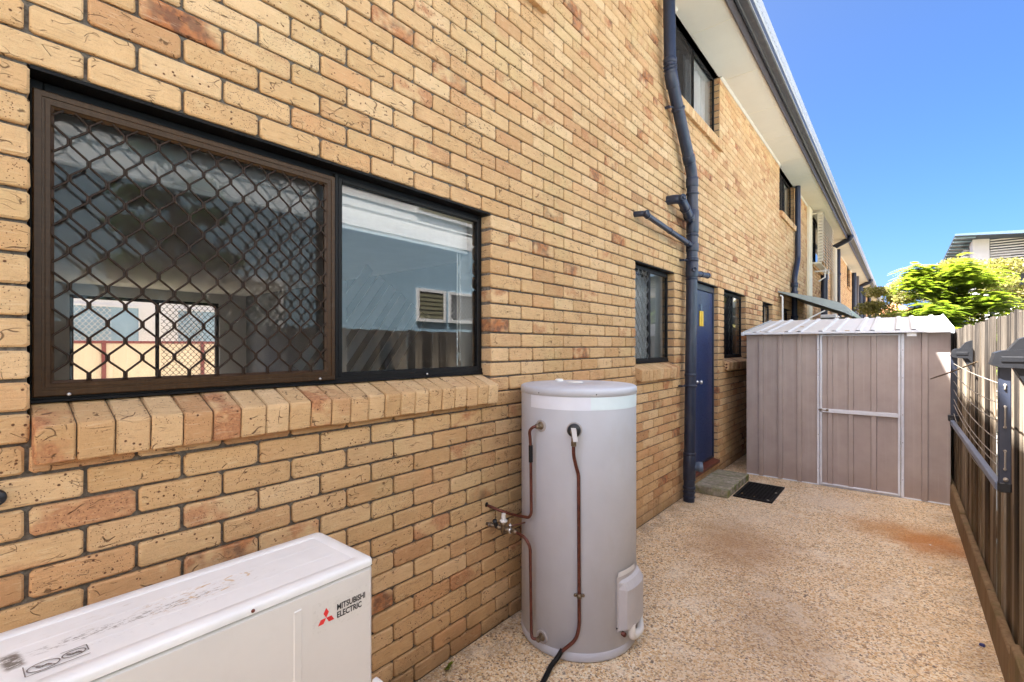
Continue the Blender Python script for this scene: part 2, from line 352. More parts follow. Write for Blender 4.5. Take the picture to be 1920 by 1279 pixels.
    M['white_paint'] = paint('white_paint', (.72, .72, .71), .5, .03, 4)
    M['slate_roof'] = paint('blue_roof', (.022, .040, .062), .55, .06, 4, metal=.1)
    M['dk_glass'] = paint('dark_panel', (.045, .055, .07), .15, .1, 4)
    M['terracotta'] = paint('terracotta_tile', (.48, .19, .09), .75, .25, 6)
    M['beige_fence'] = paint('beige_sheet', (.66, .52, .36), .5, .04, 6)
    M['red_post'] = paint('maroon_post', (.18, .03, .025), .45, .08, 10)
    M['bark'] = paint('bark', (.16, .115, .08), .9, .3, 25, bumps=.7, spec=.2)
    M['lime'] = mat_leaf('lime_leaf', [(0, (.085, .13, .022)), (.35, (.15, .205, .032)), (.7, (.21, .25, .042)), (1, (.28, .28, .06))], .5)
    M['straw'] = mat_leaf('straw_leaf', [(0, (.07, .085, .02)), (.3, (.17, .165, .05)), (.6, (.30, .27, .10)), (1, (.38, .33, .15))], .4)
    M['dkleaf'] = mat_leaf('dark_leaf', [(0, (.025, .06, .016)), (.5, (.05, .105, .028)), (1, (.09, .15, .04))], .35)
    M['soil'] = paint('bare_ground', (.22, .19, .13), .95, .25, 3, ((.10, .13, .05), .6), .3, .1)
    M['pale_conc'] = paint('pale_concrete', (.26, .25, .22), .9, .1, 3, ((.4, .37, .33), .3))
    M['olive'] = paint('olive_louvre', (.22, .21, .13), .6, .05, 6)
    M['faded_ink'] = paint('faded_ink', (.16, .14, .13), .6, .5, 60, ((.55, .52, .5), .8))
    M['blue_fascia'] = paint('blue_fascia', (.075, .12, .18), .5, .05, 6)
    M['grille_grey'] = paint('grille_grey', (.16, .16, .16), .45, .1, 30)
    M['dry_leaf'] = paint('dry_leaf', (.42, .27, .12), .8, .3, 60)
    M['pale_leaf'] = paint('pale_leaf', (.62, .56, .47), .8, .2, 60)
    M['red_bit'] = paint('red_plastic_bit', (.5, .05, .04), .5)
    M['blue_bit'] = paint('navy_plastic_bit', (.02, .025, .10), .4)
    M['hole'] = paint('brick_core', (.12, .05, .03), .9, .3, 60)
    M['sky_led'] = M['steel']
def shed_mat():
    b = NB('shed_mushroom')
    n = b.noise(b.pos, 5, 4, .6); st = b.noise(b.scale(b.pos, (26, 26, .7)), 1., 4, .6)
    c = b.mix(b.mr(n, .3, .7), (.375, .315, .285), (.44, .375, .34))
    c = b.mix(b.sst(st, .5, .75, 0, .3), c, (.56, .515, .495))
    c = b.mix(b.sst(b.sep(b.pos)[2], .35, .0, 0, .35), c, (.25, .17, .13))
    b.bsdf(c, .48, .1, b.bump(st, .06, .003), .5); return b.m

# ------------------------------------------------------------------ helpers: meshes and objects
class MB:
    def __init__(s): s.v = []; s.f = []; s.sm = []; s.mi = []; s.r = []; s.cur = 0; s.rv = 0.
    def add(s, vs, fs, smooth=False):
        o = len(s.v); s.v += [tuple(p) for p in vs]
        for f in fs:
            s.f.append(tuple(i + o for i in f)); s.sm.append(smooth); s.mi.append(s.cur); s.r.append(s.rv)
        return s
    def box(s, x0, x1, y0, y1, z0, z1):
        v = [(x, y, z) for x in (x0, x1) for y in (y0, y1) for z in (z0, z1)]
        return s.add(v, [(0, 1, 3, 2), (4, 6, 7, 5), (0, 4, 5, 1), (2, 3, 7, 6), (0, 2, 6, 4), (1, 5, 7, 3)])
    def bbox(s, x0, x1, y0, y1, z0, z1, b):
        """box with chamfered edges"""
        lo = (x0, y0, z0); hi = (x1, y1, z1); ix = {}; v = []
        for c in range(8):
            sg = [(c >> 2) & 1, (c >> 1) & 1, c & 1]
            for a in range(3):
                p = [(hi[i] - (b if i != a else 0)) if sg[i] else (lo[i] + (b if i != a else 0)) for i in range(3)]
                ix[(c, a)] = len(v); v.append(p)
        f = []
        cc = lambda x, y, z: x * 4 + y * 2 + z
        for a in range(3):
            for sd_ in (0, 1):
                q = []
                for (i, j) in ((0, 0), (1, 0), (1, 1), (0, 1)):
                    k = [0, 0, 0]; k[a] = sd_; k[(a + 1) % 3] = i; k[(a + 2) % 3] = j
                    q.append(ix[(cc(*k), a)])
                f.append(q if sd_ else q[::-1])
        for a in range(3):
            for i in (0, 1):
                for j in (0, 1):
                    k0 = [0, 0, 0]; k0[(a + 1) % 3] = i; k0[(a + 2) % 3] = j; k1 = list(k0); k1[a] = 1
                    A, B = (a + 1) % 3, (a + 2) % 3
                    q = [ix[(cc(*k0), A)], ix[(cc(*k1), A)], ix[(cc(*k1), B)], ix[(cc(*k0), B)]]
                    f.append(q if (i == j) else q[::-1])
        for c in range(8):
            q = [ix[(c, 0)], ix[(c, 1)], ix[(c, 2)]]
            sgn = bin(c).count('1')
            f.append(q if sgn % 2 == 1 else q[::-1])
        return s.add(v, f)
    def prism(s, poly, axis, a0, a1, smooth=False, caps=True):
        """polygon in the two other axes (cyclic order after axis) extruded along axis"""
        n = len(poly); v = []
        for a in (a0, a1):
            for (p, q) in poly:
                c = [0, 0, 0]; c[axis] = a; c[(axis + 1) % 3] = p; c[(axis + 2) % 3] = q; v.append(c)
        s.add(v, [(i, (i + 1) % n, n + (i + 1) % n, n + i) for i in range(n)], smooth)
        if caps: s.add(v, [tuple(range(n))[::-1], tuple(range(n, 2 * n))])
        return s
    def strip(s, prof, axis, a0, a1, smooth=False):
        """open profile swept along an axis"""
        n = len(prof); v = []
        for a in (a0, a1):
            for (p, q) in prof:
                c = [0, 0, 0]; c[axis] = a; c[(axis + 1) % 3] = p; c[(axis + 2) % 3] = q; v.append(c)
        return s.add(v, [(i, i + 1, n + i + 1, n + i) for i in range(n - 1)], smooth)
    def tube(s, pts, r, seg=10, caps=True, smooth=True):
        P = [Vector(p) for p in pts]; n = len(P)
        rr = r if isinstance(r, (list, tuple)) else [r] * n
        T = []
        for i in range(n):
            a = (P[i] - P[i - 1]).normalized() if i > 0 else Vector((0, 0, 0)); b = (P[i + 1] - P[i]).normalized() if i < n - 1 else Vector((0, 0, 0))
            t = a + b
            T.append(t.normalized() if t.length > 1e-6 else (a if a.length > 0 else b))
        up = Vector((0, 0, 1)) if abs(T[0].z) < .9 else Vector((1, 0, 0))
        N = T[0].cross(up).normalized(); v = []
        for i in range(n):
            N = (N - T[i] * N.dot(T[i])).normalized(); B = T[i].cross(N)
            for k in range(seg):
                a = 2 * math.pi * k / seg; v.append(P[i] + (N * math.cos(a) + B * math.sin(a)) * rr[i])
        f = [(i * seg + k, i * seg + (k + 1) % seg, (i + 1) * seg + (k + 1) % seg, (i + 1) * seg + k) for i in range(n - 1) for k in range(seg)]
        s.add(v, f, smooth)
        if caps: s.add(v, [tuple(range(seg))[::-1], tuple(range((n - 1) * seg, n * seg))])
        return s
    def lathe(s, c, prof, axis=(0, 0, 1), seg=32, smooth=True, a0=0., a1=2 * math.pi):
        ax = Vector(axis).normalized(); up = Vector((1, 0, 0)) if abs(ax.x) < .9 else Vector((0, 1, 0))
        U = (up - ax * up.dot(ax)).normalized(); W = ax.cross(U); c = Vector(c); full = abs(a1 - a0 - 2 * math.pi) < 1e-6
        m = seg if full else seg + 1; v = []
        for (r, h) in prof:
            for k in range(m):
                a = a0 + (a1 - a0) * k / seg; v.append(c + ax * h + (U * math.cos(a) + W * math.sin(a)) * r)
        f = []
        for i in range(len(prof) - 1):
            for k in range(seg):
                k2 = (k + 1) % m if full else k + 1
                f.append((i * m + k, i * m + k2, (i + 1) * m + k2, (i + 1) * m + k))
        return s.add(v, f, smooth)
    def xform(s, mat, start=0):
        s.v = s.v[:start] + [tuple(mat @ Vector(p)) for p in s.v[start:]]; return s
    def mesh(s, name, mats):
        me = bpy.data.meshes.new(name); me.from_pydata(s.v, [], s.f)
        for m in (mats if isinstance(mats, list) else [mats]): me.materials.append(m)
        me.polygons.foreach_set('use_smooth', s.sm)
        if max(s.mi, default=0) > 0: me.polygons.foreach_set('material_index', s.mi)
        if any(s.r):
            a = me.attributes.new('rnd', 'FLOAT', 'FACE'); a.data.foreach_set('value', s.r)
        me.update(); return me
    def build(s, name, mats, parent=None, **kw): return link(name, s.mesh(name, mats), parent, **kw)
def wloc(o):
    v = Vector(o.location)
    return v + wloc(o.parent) if o.parent and False else v
def link(name, me, parent=None, label=None, cat=None, group=None, kind=None, loc=None):
    o = bpy.data.objects.new(name, me); COL.objects.link(o)
    if loc is not None: o.location = loc
    if parent is not None:
        o.parent = parent
        o.matrix_parent_inverse = parent['_w'] and Matrix.Translation(-Vector(parent['_w'])) if '_w' in parent else Matrix()
    tag(o, label, cat, group, kind); return o
def tag(o, label=None, cat=None, group=None, kind=None):
    if label: o['label'] = label
    if cat: o['category'] = cat
    if group: o['group'] = group
    if kind: o['kind'] = kind
def thing(name, loc, label, cat, group=None):
    o = bpy.data.objects.new(name, None); COL.objects.link(o); o.location = loc; o['_w'] = tuple(loc)
    o.empty_display_size = .1; tag(o, label, cat, group); return o
def arc(c, r, a0, a1, n, u, w):
    c, u, w = Vector(c), Vector(u), Vector(w)
    return [c + u * r * math.cos(a0 + (a1 - a0) * i / n) + w * r * math.sin(a0 + (a1 - a0) * i / n) for i in range(n + 1)]
def bend(pts, r, n=5):
    """polyline with rounded corners"""
    P = [Vector(p) for p in pts]; out = [P[0]]
    for i in range(1, len(P) - 1):
        a = P[i - 1] - P[i]; b = P[i + 1] - P[i]; d = min(r, a.length * .48, b.length * .48)
        A = P[i] + a.normalized() * d; B = P[i] + b.normalized() * d
        for k in range(n + 1):
            t = k / n; out.append(A * (1 - t) ** 2 + P[i] * 2 * t * (1 - t) + B * t * t)
    out.append(P[-1]); return out
build_materials()
FTH = R(39.454); FW = Vector((-math.sin(FTH), math.cos(FTH), 0)); RT = Vector((math.cos(FTH), math.sin(FTH), 0))
def project(p):
    q = Vector(p) - CAM; d = q.dot(FW)
    if d < .05: return None
    return 960 + 886.83 * q.dot(RT) / d, 649.3 - 886.83 * q.z / d, d

# ------------------------------------------------------------------ ground
g = MB(); g.box(-400, 400, -400, 400, -.6, -.12)
g.build('ground', M['soil'], kind='structure')
g = MB(); g.box(-.004, 2.30, -4, 9.98, -.12, 0)
g.build('courtyard_pavement', M['agg'], kind='structure')

g = MB(); g.box(2.45, 4.99, -14, 15.4, -.11, -.02)  # unseen paving, added to bounce sunlight onto the soffit and upper wall
g.build('neighbour_bounce_path', M['pale_conc'], kind='structure')
# ------------------------------------------------------------------ building
CO = .086; LB = .24
Y0, Y1 = -4.0, 53.0; ZT = 5.16
bld = thing('brick_building', (0, 0, 0), 'long two storey tan brick block of units with cream soffit and brown gutter', 'building')
HOLES = [  # y0, y1, z0, z1, sill?
    (.160, 2.032, 17 * CO, 28 * CO), (3.955, 4.895, 17 * CO, 28 * CO), (5.46, 6.425, 2 * CO, 28 * CO), (6.68, 7.845, 17 * CO, 28 * CO),
    (8.96, 9.80, 17 * CO, 28 * CO), (10.75, 11.6, 17 * CO, 28 * CO),
    (.70, 2.545, 46 * CO, ZT), (4.92, 6.495, 50 * CO, ZT), (10.40, 12.05, 50 * CO, ZT), (14.5, 17.3, 45 * CO, ZT),
    (20.95, 22.4, 50 * CO, ZT), (25.2, 26.8, 50 * CO, ZT), (30.0, 31.4, 50 * CO, ZT), (36, 37.5, 50 * CO, ZT), (42.5, 44, 50 * CO, ZT)]
SILLS = [i for i in range(len(HOLES)) if i != 2]
# mortar body of the wall
def wall_with_holes(mb, x, holes, y0, y1, z0, z1, depth, inset=0., flip=False):
    H = [(a - inset, b + inset, c - inset, min(d + inset, z1)) for a, b, c, d in holes]
    ys = sorted({y0, y1, *[h[0] for h in H], *[h[1] for h in H]}); zs = sorted({z0, z1, *[h[2] for h in H], *[h[3] for h in H]})
    ys = [y for y in ys if y0 <= y <= y1]; zs = [z for z in zs if z0 <= z <= z1]
    for i in range(len(ys) - 1):
        for j in range(len(zs) - 1):
            cy, cz = (ys[i] + ys[i + 1]) / 2, (zs[j] + zs[j + 1]) / 2
            if any(h[0] < cy < h[1] and h[2] < cz < h[3] for h in H): continue
            q = [(x, ys[i], zs[j]), (x, ys[i + 1], zs[j]), (x, ys[i + 1], zs[j + 1]), (x, ys[i], zs[j + 1])]
            mb.add(q, [(0, 1, 2, 3)[::-1] if flip else (0, 1, 2, 3)])
    for a, b, c, d in H:
        for q in ([(x, a, c), (x, a, d), (x - depth, a, d), (x - depth, a, c)], [(x, b, c), (x - depth, b, c), (x - depth, b, d), (x, b, d)],
                  [(x, a, c), (x - depth, a, c), (x - depth, b, c), (x, b, c)], [(x, a, d), (x, b, d), (x - depth, b, d), (x - depth, a, d)]):
            mb.add(q, [(0, 1, 2, 3)])
w = MB(); wall_with_holes(w, -.015, [(h[0], h[1], h[2] - (.03 if i in SILLS else 0), h[3]) for i, h in enumerate(HOLES)], Y0, Y1, -.1, ZT, .12, .005)
w.build('mortar_wall', M['mortar'], bld)
w = MB(); wall_with_holes(w, -.25, [(a + .03, b - .03, c, d - .02) for a, b, c, d in (h[:4] for h in HOLES)], Y0 + .2, Y1 - .2, .0, ZT, -.128, 0, True)
w.build('inner_wall', M['white_wall'], bld)

def brick_faces(mb, y0, y1, z0, z1, depth, xf=0., c=.008, b=.006, seg=2, simple=False, jit=None):
    """rounded-arris face brick: outline with cut corners, rolled edge, straight sides"""
    def ring(ins, x, cc):
        a0, a1, b0, b1 = y0 + ins, y1 - ins, z0 + ins, z1 - ins
        if simple: return [(x, a0, b0), (x, a1, b0), (x, a1, b1), (x, a0, b1)]
        return [(x, a0 + cc, b0), (x, a1 - cc, b0), (x, a1, b0 + cc), (x, a1, b1 - cc), (x, a1 - cc, b1), (x, a0 + cc, b1), (x, a0, b1 - cc), (x, a0, b0 + cc)]
    rings = [ring(b, xf, c)]
    if seg == 2: rings.append(ring(b * .28, xf - b * .3, c))
    rings += [ring(0, xf - b, c), ring(0, xf - depth, c)]
    n = len(rings[0]); v = [p for r_ in rings for p in r_]
    if jit: v = [(x + jit() * (.4 if i < n * 2 else .0), y + jit(), z + jit()) for i, (x, y, z) in enumerate(v)]
    mb.add(v, [tuple(range(n))])
    k = len(rings)
    mb.add(v, [(i * n + (j + 1) % n, i * n + j, (i + 1) * n + j, (i + 1) * n + (j + 1) % n) for i in range(k - 2) for j in range(n)], True)
    i = k - 2
    mb.add(v, [(i * n + (j + 1) % n, i * n + j, (i + 1) * n + j, (i + 1) * n + (j + 1) % n) for j in range(n)])
J = .0047
bricks = []   # y0,y1,z0,z1,depth
for row in range(0, 60):
    z0, z1 = row * CO + J, (row + 1) * CO - J; zc = (z0 + z1) / 2
    ph = .034 if row % 2 == 0 else .154
    spans = [(Y0, Y1)]
    for i, (a, b, c, d, *_) in enumerate(HOLES):
        lo = c - (CO if i in SILLS else 0)
        if lo < zc < d:
            ns = []
            for (s0, s1) in spans:
                if b <= s0 or a >= s1: ns.append((s0, s1)); continue
                if a > s0: ns.append((s0, a))
                if b < s1: ns.append((b, s1))
            spans = ns
    for (s0, s1) in spans:
        edges = [s0]
        k = math.ceil((s0 + .02 - ph) / LB)
        # jamb bonding: alternate header / stretcher at an opening edge
        while ph + k * LB < s1 - .02:
            edges.append(ph + k * LB); k += 1
        edges.append(s1)
        if len(edges) > 3 and edges[1] - edges[0] < .07: edges.pop(1)
        if len(edges) > 3 and edges[-1] - edges[-2] < .07: edges.pop(-2)
        for q in range(len(edges) - 1):
            a, b = edges[q], edges[q + 1]
            first, last = q == 0, q == len(edges) - 2
            bricks.append([a + (0 if first else J), b - (0 if last else J), z0, z1, .115 if (first or last) else .035])
def in_front(y, z):   # wall parts another thing covers in the picture
    pr = project((0, y, z))
    if pr is None: return True
    x, yy, d = pr
    if x < -40 or x > 1930 or yy < -30 or yy > 1300: return True
    if 985 < x < 1188 and 725 < yy < 1235: return True
    if x < 690 and yy > 1179 - x * .31 + 25: return True
    return False
scored = []
for i, (a, b, c, d, dp) in enumerate(bricks):
    if a > 9 or in_front((a + b) / 2, (c + d) / 2): continue
    p = [project((0, y, z)) for y, z in ((a, c), (b, c), (b, d), (a, d))]
    if any(q is None for q in p): continue
    ar = abs(sum(p[k][0] * p[(k + 1) % 4][1] - p[(k + 1) % 4][0] * p[k][1] for k in range(4))) / 2
    scored.append((ar, i))
scored.sort(reverse=True)
NEAR = {i for _, i in scored[:300]}
jr = random.Random(3)
variants = {}
wall_body = [o for o in bld.children if o.name == 'mortar_wall'][0] if len(bld.children) else None
stuff = MB()
for i, (a, b, c, d, dp) in enumerate(bricks):
    xf = jr.uniform(-.0022, .0022); r_ = jr.uniform(.01, 1)
    if i in NEAR:
        L = round(b - a, 3); key = (L, dp, jr.randrange(24) if abs(L - .23) < .002 else 0)
        if key not in variants or key[2] == 0:
            m = MB(); m.rv = r_
            brick_faces(m, -(b - a) / 2, (b - a) / 2, -(d - c) / 2, (d - c) / 2, dp, 0, jr.uniform(.006, .011), .006, 2, False, lambda: jr.uniform(-.0011, .0011))
            variants[key] = m.mesh('brick', M['brick'])
        link('brick', variants[key], bld, loc=(xf, (a + b) / 2 + jr.uniform(-.001, .001), (c + d) / 2 + jr.uniform(-.001, .001)))
    else:
        stuff.rv = r_
        far = a > 9
        brick_faces(stuff, a, b, c, d, dp, xf * (.7 if far else 1), .007, .006, 1, far, None if far else (lambda: jr.uniform(-.0008, .0008)))
stuff.build('brickwork', M['brick'], bld, kind='stuff')

# brick-on-edge window sills
def sill_brick(mb, y0, y1, zs, detail=True):
    g_ = .0018; y0 += g_; y1 -= g_
    prof = [(-.10, zs + .024), (.050, zs - .032), (.057, zs - .036), (.060, zs - .043), (.060, zs - .050), (.052, zs - .136), (.048, zs - .140), (-.10, zs - .090)]
    if not detail:
        mb.prism([(p[1], y) for p in [] for y in []] or [(x, z) for x, z in prof], 1, 0, 0) if False else None
    cy = (y0 + y1) / 2; n = len(prof); v = []
    ins = .0045
    cx, cz = sum(p[0] for p in prof) / n, sum(p[1] for p in prof) / n
    def shr(p):
        dx, dz = p[0] - cx, p[1] - cz; L = math.hypot(dx, dz); return (p[0] - dx / L * ins, p[1] - dz / L * ins)
    for y, sh in ((y0, True), (y0 + ins, False), (y1 - ins, False), (y1, True)):
        for p in prof:
            q = shr(p) if sh else p; v.append((q[0] + jr.uniform(-.001, .001), y, q[1] + jr.uniform(-.001, .001)))
    mb.add(v, [tuple(range(n)), tuple(range(3 * n, 4 * n))[::-1]])
    for i in range(3):
        mb.add(v, [(i * n + (j + 1) % n, i * n + j, (i + 1) * n + j, (i + 1) * n + (j + 1) % n) for j in range(n)], i != 1)
for i in SILLS:
    a, b, c, d = HOLES[i]
    n = max(3, round((b - a) / .0856)); pit = (b - a - .004) / n
    bed = MB(); bed.prism([(c + .014, -.1), (c - .036, .040), (c - .128, .040), (c - .10, -.1)], 1, a + .006, b - .006)
    sl = bed.build('window_sill', M['mortar'], bld)
    if a < 5 and c < 2 or i == 3:
        for k in range(n):
            m = MB(); m.rv = jr.uniform(.01, 1); y = a + .002 + k * pit
            ins = len(m.v); sill_brick(m, -pit / 2, pit / 2, 0)
            link('brick', m.mesh('brick', M['brick']), sl, loc=(jr.uniform(-.003, .003), y + pit / 2, c + jr.uniform(-.002, .002)))
    else:
        m = MB()
        for k in range(n):
            m.rv = jr.uniform(.01, 1); y = a + .002 + k * pit; sill_brick(m, y, y + pit, c)
        m.build('sill_brickwork', M['brick'], sl, kind='stuff')
# the core holes seen in the end brick of the third window's sill
a, b, c, d = HOLES[3]
hm = MB()
for (dx, dz) in [(.035, -.065), (.035, -.105), (.0, -.06), (.0, -.095)]:
    hm.lathe((dx - .005, a + .0015, c + dz), [(.0, 0), (.0135, 0), (.0135, .004)], (0, -1, 0), 12)
# steel lintels
for i, (a, b, c, d) in enumerate(h[:4] for h in HOLES):
    if d < 3:
        m = MB(); m.box(-.115, -.006, a - .0, b + .0, d - .007, d + .003); m.build('lintel', M['lintel'], bld)

# windows -----------------------------------------------------------
def rect_frame(mb, x0, x1, y0, y1, z0, z1, wy, wz, b=.003, wz_top=None, wz_bot=None):
    wt = wz_top or wz; wb = wz_bot or wz
    mb.bbox(x0, x1, y0, y0 + wy, z0, z1, b); mb.bbox(x0, x1, y1 - wy, y1, z0, z1, b)
    mb.bbox(x0 + .0006, x1 - .0006, y0 + wy - .001, y1 - wy + .001, z1 - wt, z1, b); mb.bbox(x0 + .0006, x1 - .0006, y0 + wy - .001, y1 - wy + .001, z0, z0 + wb, b)
def mitre_frame(mb, x0, prof, y0, y1, z0, z1):
    """picture-frame moulding: prof is [(inset, x offset)] from outer to inner edge"""
    rings = []
    for ins, dx in prof:
        rings.append([(x0 + dx, y0 + ins, z0 + ins), (x0 + dx, y1 - ins, z0 + ins), (x0 + dx, y1 - ins, z1 - ins), (x0 + dx, y0 + ins, z1 - ins)])
    v = [p for r_ in rings for p in r_]
    for i in range(len(rings) - 1):
        mb.add(v, [(i * 4 + j, i * 4 + (j + 1) % 4, (i + 1) * 4 + (j + 1) % 4, (i + 1) * 4 + j) for j in range(4)])
def diamond_grille(mb, x, y0, y1, z0, z1, py, pz, yn, zn, r=.0026, seg=5):
    """expanded security mesh: zigzag strands that touch at their knuckles; yn,zn is one knuckle"""
    k0 = int((y0 - yn) / (py / 2)) - 2; k1 = int((y1 - yn) / (py / 2)) + 3
    # strand between knuckle columns k and k+1 (columns py/2 apart): touches column k on even rows, k+1 on odd rows
    for k in range(k0, k1):
        ya, yb = yn + k * py / 2 + r * .8, yn + (k + 1) * py / 2 - r * .8
        if max(ya, yb) < y0 or min(ya, yb) > y1: continue
        for_side = []
        j0 = int((zn - z1) / (pz / 2)) - 1; j1 = int((zn - z0) / (pz / 2)) + 2
        pts = []
        for j in range(j0, j1 + 1):
            zc = zn - j * pz / 2
            yy = ya if (j + k) % 2 == 0 else yb
            s_ = 1 if yy == ya else -1
            fl = pz * .085
            for dz, dy in ((fl + .004, .0035 * s_), (fl, .0), (-fl, .0), (-fl - .004, .0035 * s_)):
                pts.append((x, yy + dy, zc + dz))
        seg_pts = []; run = []
        for p, q in zip(pts, pts[1:]):
            t0, t1 = 0., 1.
            for ax_, lo_, hi_ in ((1, y0, y1), (2, z0, z1)):
                d_ = q[ax_] - p[ax_]
                if abs(d_) < 1e-9:
                    if not lo_ <= p[ax_] <= hi_: t0 = 2.
                    continue
                u0, u1 = sorted(((lo_ - p[ax_]) / d_, (hi_ - p[ax_]) / d_)); t0, t1 = max(t0, u0), min(t1, u1)
            if t1 - t0 < 1e-6:
                if len(run) > 1: seg_pts.append(run)
                run = []; continue
            A = tuple(p[c_] + (q[c_] - p[c_]) * t0 for c_ in range(3)); B = tuple(p[c_] + (q[c_] - p[c_]) * t1 for c_ in range(3))
            if not run or t0 > 0:
                if len(run) > 1: seg_pts.append(run)
                run = [A]
            run.append(B)
            if t1 < 1: seg_pts.append(run); run = []
        if len(run) > 1: seg_pts.append(run)
        for rr in seg_pts:
            mb.tube(rr, r, seg, False)
def pane_box(mb, x, y0, y1, z0, z1): mb.add([(x, y0, z0), (x, y1, z0), (x, y1, z1), (x, y0, z1)], [(0, 1, 2, 3)])
def sliding_window(i, split, screen_left=True, dark=True, detail=2):
    a, b, c, d = HOLES[i]
    top = d - .008 if d < 3 else d - .004
    bot = c + .017
    f = MB(); rect_frame(f, -.115, -.072, a + .004, b - .004, bot, top, .030, .032, .003)
    # track lips at the foot
    f.bbox(-.070, -.060, a + .004, b - .004, bot, bot + .010, .002); f.bbox(-.072, -.066, a + .005, b - .005, bot + .010, bot + .034, .001)
    wf = f.build('window', M['black_al'], bld)
    s = MB(); rect_frame(s, -.090, -.064, split + .005, b - .026, bot + .028, top - .022, .022, .020, .003)
    s.bbox(-.088, -.058, split - .012, split + .004, bot + .02, top - .01, .003)
    s.build('sash', M['black_al'], wf)
    p = MB(); pane_box(p, -.078, split + .018, b - .040, bot + .04, top - .035); p.build('pane', M['glass'], wf)
    p = MB(); pane_box(p, -.100, a + .03, split, bot + .03, top - .03); p.build('pane', M['glass'], wf)
    if screen_left:
        y0, y1, z0, z1 = a + .006, split - .012, bot + .018, top - .012
        if i == 0: z1 = top - .030; y0 = a + .010
        q = MB(); wd = .045 if i == 0 else .03
        mitre_frame(q, -.062, [(0, -.012), (0, .004), (.003, .007), (wd * .38, .007), (wd * .40, .004), (wd * .55, .004), (wd * .57, .006), (wd * .8, .006), (wd * .84, .003), (wd, -.002), (wd, -.012)], y0, y1, z0, z1)
        q.build('security_frame', M['bronze'] if i == 0 else M['black_al'], wf)
        q = MB()
        if i == 0: diamond_grille(q, -.060, y0 + wd - .004, y1 - wd + .004, z0 + wd - .004, z1 - wd + .004, .0866, .106, .290, 2.294, .0036, 6)
        else: diamond_grille(q, -.060, y0 + wd - .004, y1 - wd + .004, z0 + wd - .004, z1 - wd + .004, .0866, .106, y0 + .05, 2.29, .0028, 4)
        q.build('security_grille', M['wire'] if i == 0 else M['grille_grey'] if i == 1 else M['black_al'], wf)
        q = MB(); pane_box(q, -.068, y0 + wd * .9, y1 - wd * .9, z0 + wd * .9, z1 - wd * .9); q.build('fly_screen', M['screen'], wf)
        if i == 0:
            q = MB()
            for y_, z_ in ((.245, bot + .022), (1.02, bot + .026), (1.60, bot + .020)): q.lathe((-.055, y_, z_), [(.0, .006), (.0045, .005), (.005, .002), (.005, 0)], (1, 0, 0), 10)
            q.build('screw', M['steel'], wf)
    if i in (7, 8):
        q = MB(); pane_box(q, -.068, a + .03, split - .01, bot + .03, top - .03); q.build('fly_screen', M['dark_screen'], wf)
    return wf
w0 = sliding_window(0, 1.102)
w1 = sliding_window(1, 4.40)
w3 = sliding_window(3, 7.33)
sliding_window(4, 9.36, False); sliding_window(5, 11.2, False)
for i, sp in ((6, 1.6), (7, 5.66), (8, 11.2), (9, 15.9), (10, 21.6), (11, 26.), (12, 30.7), (13, 36.7), (14, 43.2)): sliding_window(i, sp, False)
hm.build('core_hole', M['hole'], [o for o in bld.children if o.name.startswith('window_sill')][2])
# blind, cord and curtains just inside the glass
m = MB(); m.bbox(-.165, -.160, .205, 1.095, 2.215, 2.385, .001); m.bbox(-.165, -.160, 1.115, 1.995, 2.205, 2.385, .001); m.bbox(-.172, -.153, .205, 1.095, 2.195, 2.217, .003); m.bbox(-.172, -.153, 1.115, 1.995, 2.185, 2.207, .003)
m.build('roller_blind', M['blind'], w0)
m = MB()
m.tube([(-.17, 1.925, 2.36), (-.17, 1.925, 1.53)], .0035, 5); m.tube([(-.17, 1.945, 2.36), (-.17, 1.945, 1.56)], .0035, 5)
m.build('blind_cord', M['white_pl'], w0)
m = MB(); v = []
for k in range(40):
    y = 1.955 + .02 * k / 39 * 0 + .0; z = 1.48 + .9 * k / 39
    v.append((-.19 + .008 * math.sin(k * 1.1), 1.965 + .010 * math.sin(k * .9), z)); v.append((-.22, 2.004, z))
m.add(v, [(2 * k, 2 * k + 1, 2 * k + 3, 2 * k + 2) for k in range(39)], True); m.build('curtain', M['blind'], w0)
def curtain(parent, y0, y1, z0, z1, mat, x=-.22, n=60):
    m = MB(); v = []
    for k in range(n):
        y = y0 + (y1 - y0) * k / (n - 1); xx = x + .025 * math.sin(k * .8) + .01 * math.sin(k * 2.1)
        v += [(xx, y, z0), (xx, y, z1)]
    m.add(v, [(2 * k, 2 * k + 1, 2 * k + 3, 2 * k + 2) for k in range(n - 1)], True); m.build('curtain', mat, parent)
WIN = {i: o for i, o in zip([0, 1, 3, 4, 5, 6, 7, 8, 9, 10, 11, 12, 13, 14], [o for o in bld.children if o.name.startswith('window') and 'sill' not in o.name])}
curtain(WIN[7], 4.95, 5.70, 50 * CO, ZT, M['curtain']); curtain(WIN[7], 5.7, 6.46, 50 * CO, ZT, M['blind'], -.20)
curtain(WIN[8], 10.45, 11.2, 50 * CO, ZT, M['curtain']); curtain(WIN[1], 4.44, 4.87, 1.47, 2.38, M['blind'], -.30, 20)
curtain(WIN[4], 9.3, 9.78, 1.47, 2.38, M['blind']); curtain(WIN[5], 10.8, 11.55, 1.47, 2.38, M['blind'])
for i in (10, 11, 12, 13, 14): curtain(WIN[i], HOLES[i][0] + .05, HOLES[i][1] - .05, 50 * CO, ZT, M['curtain'], -.22, 24)

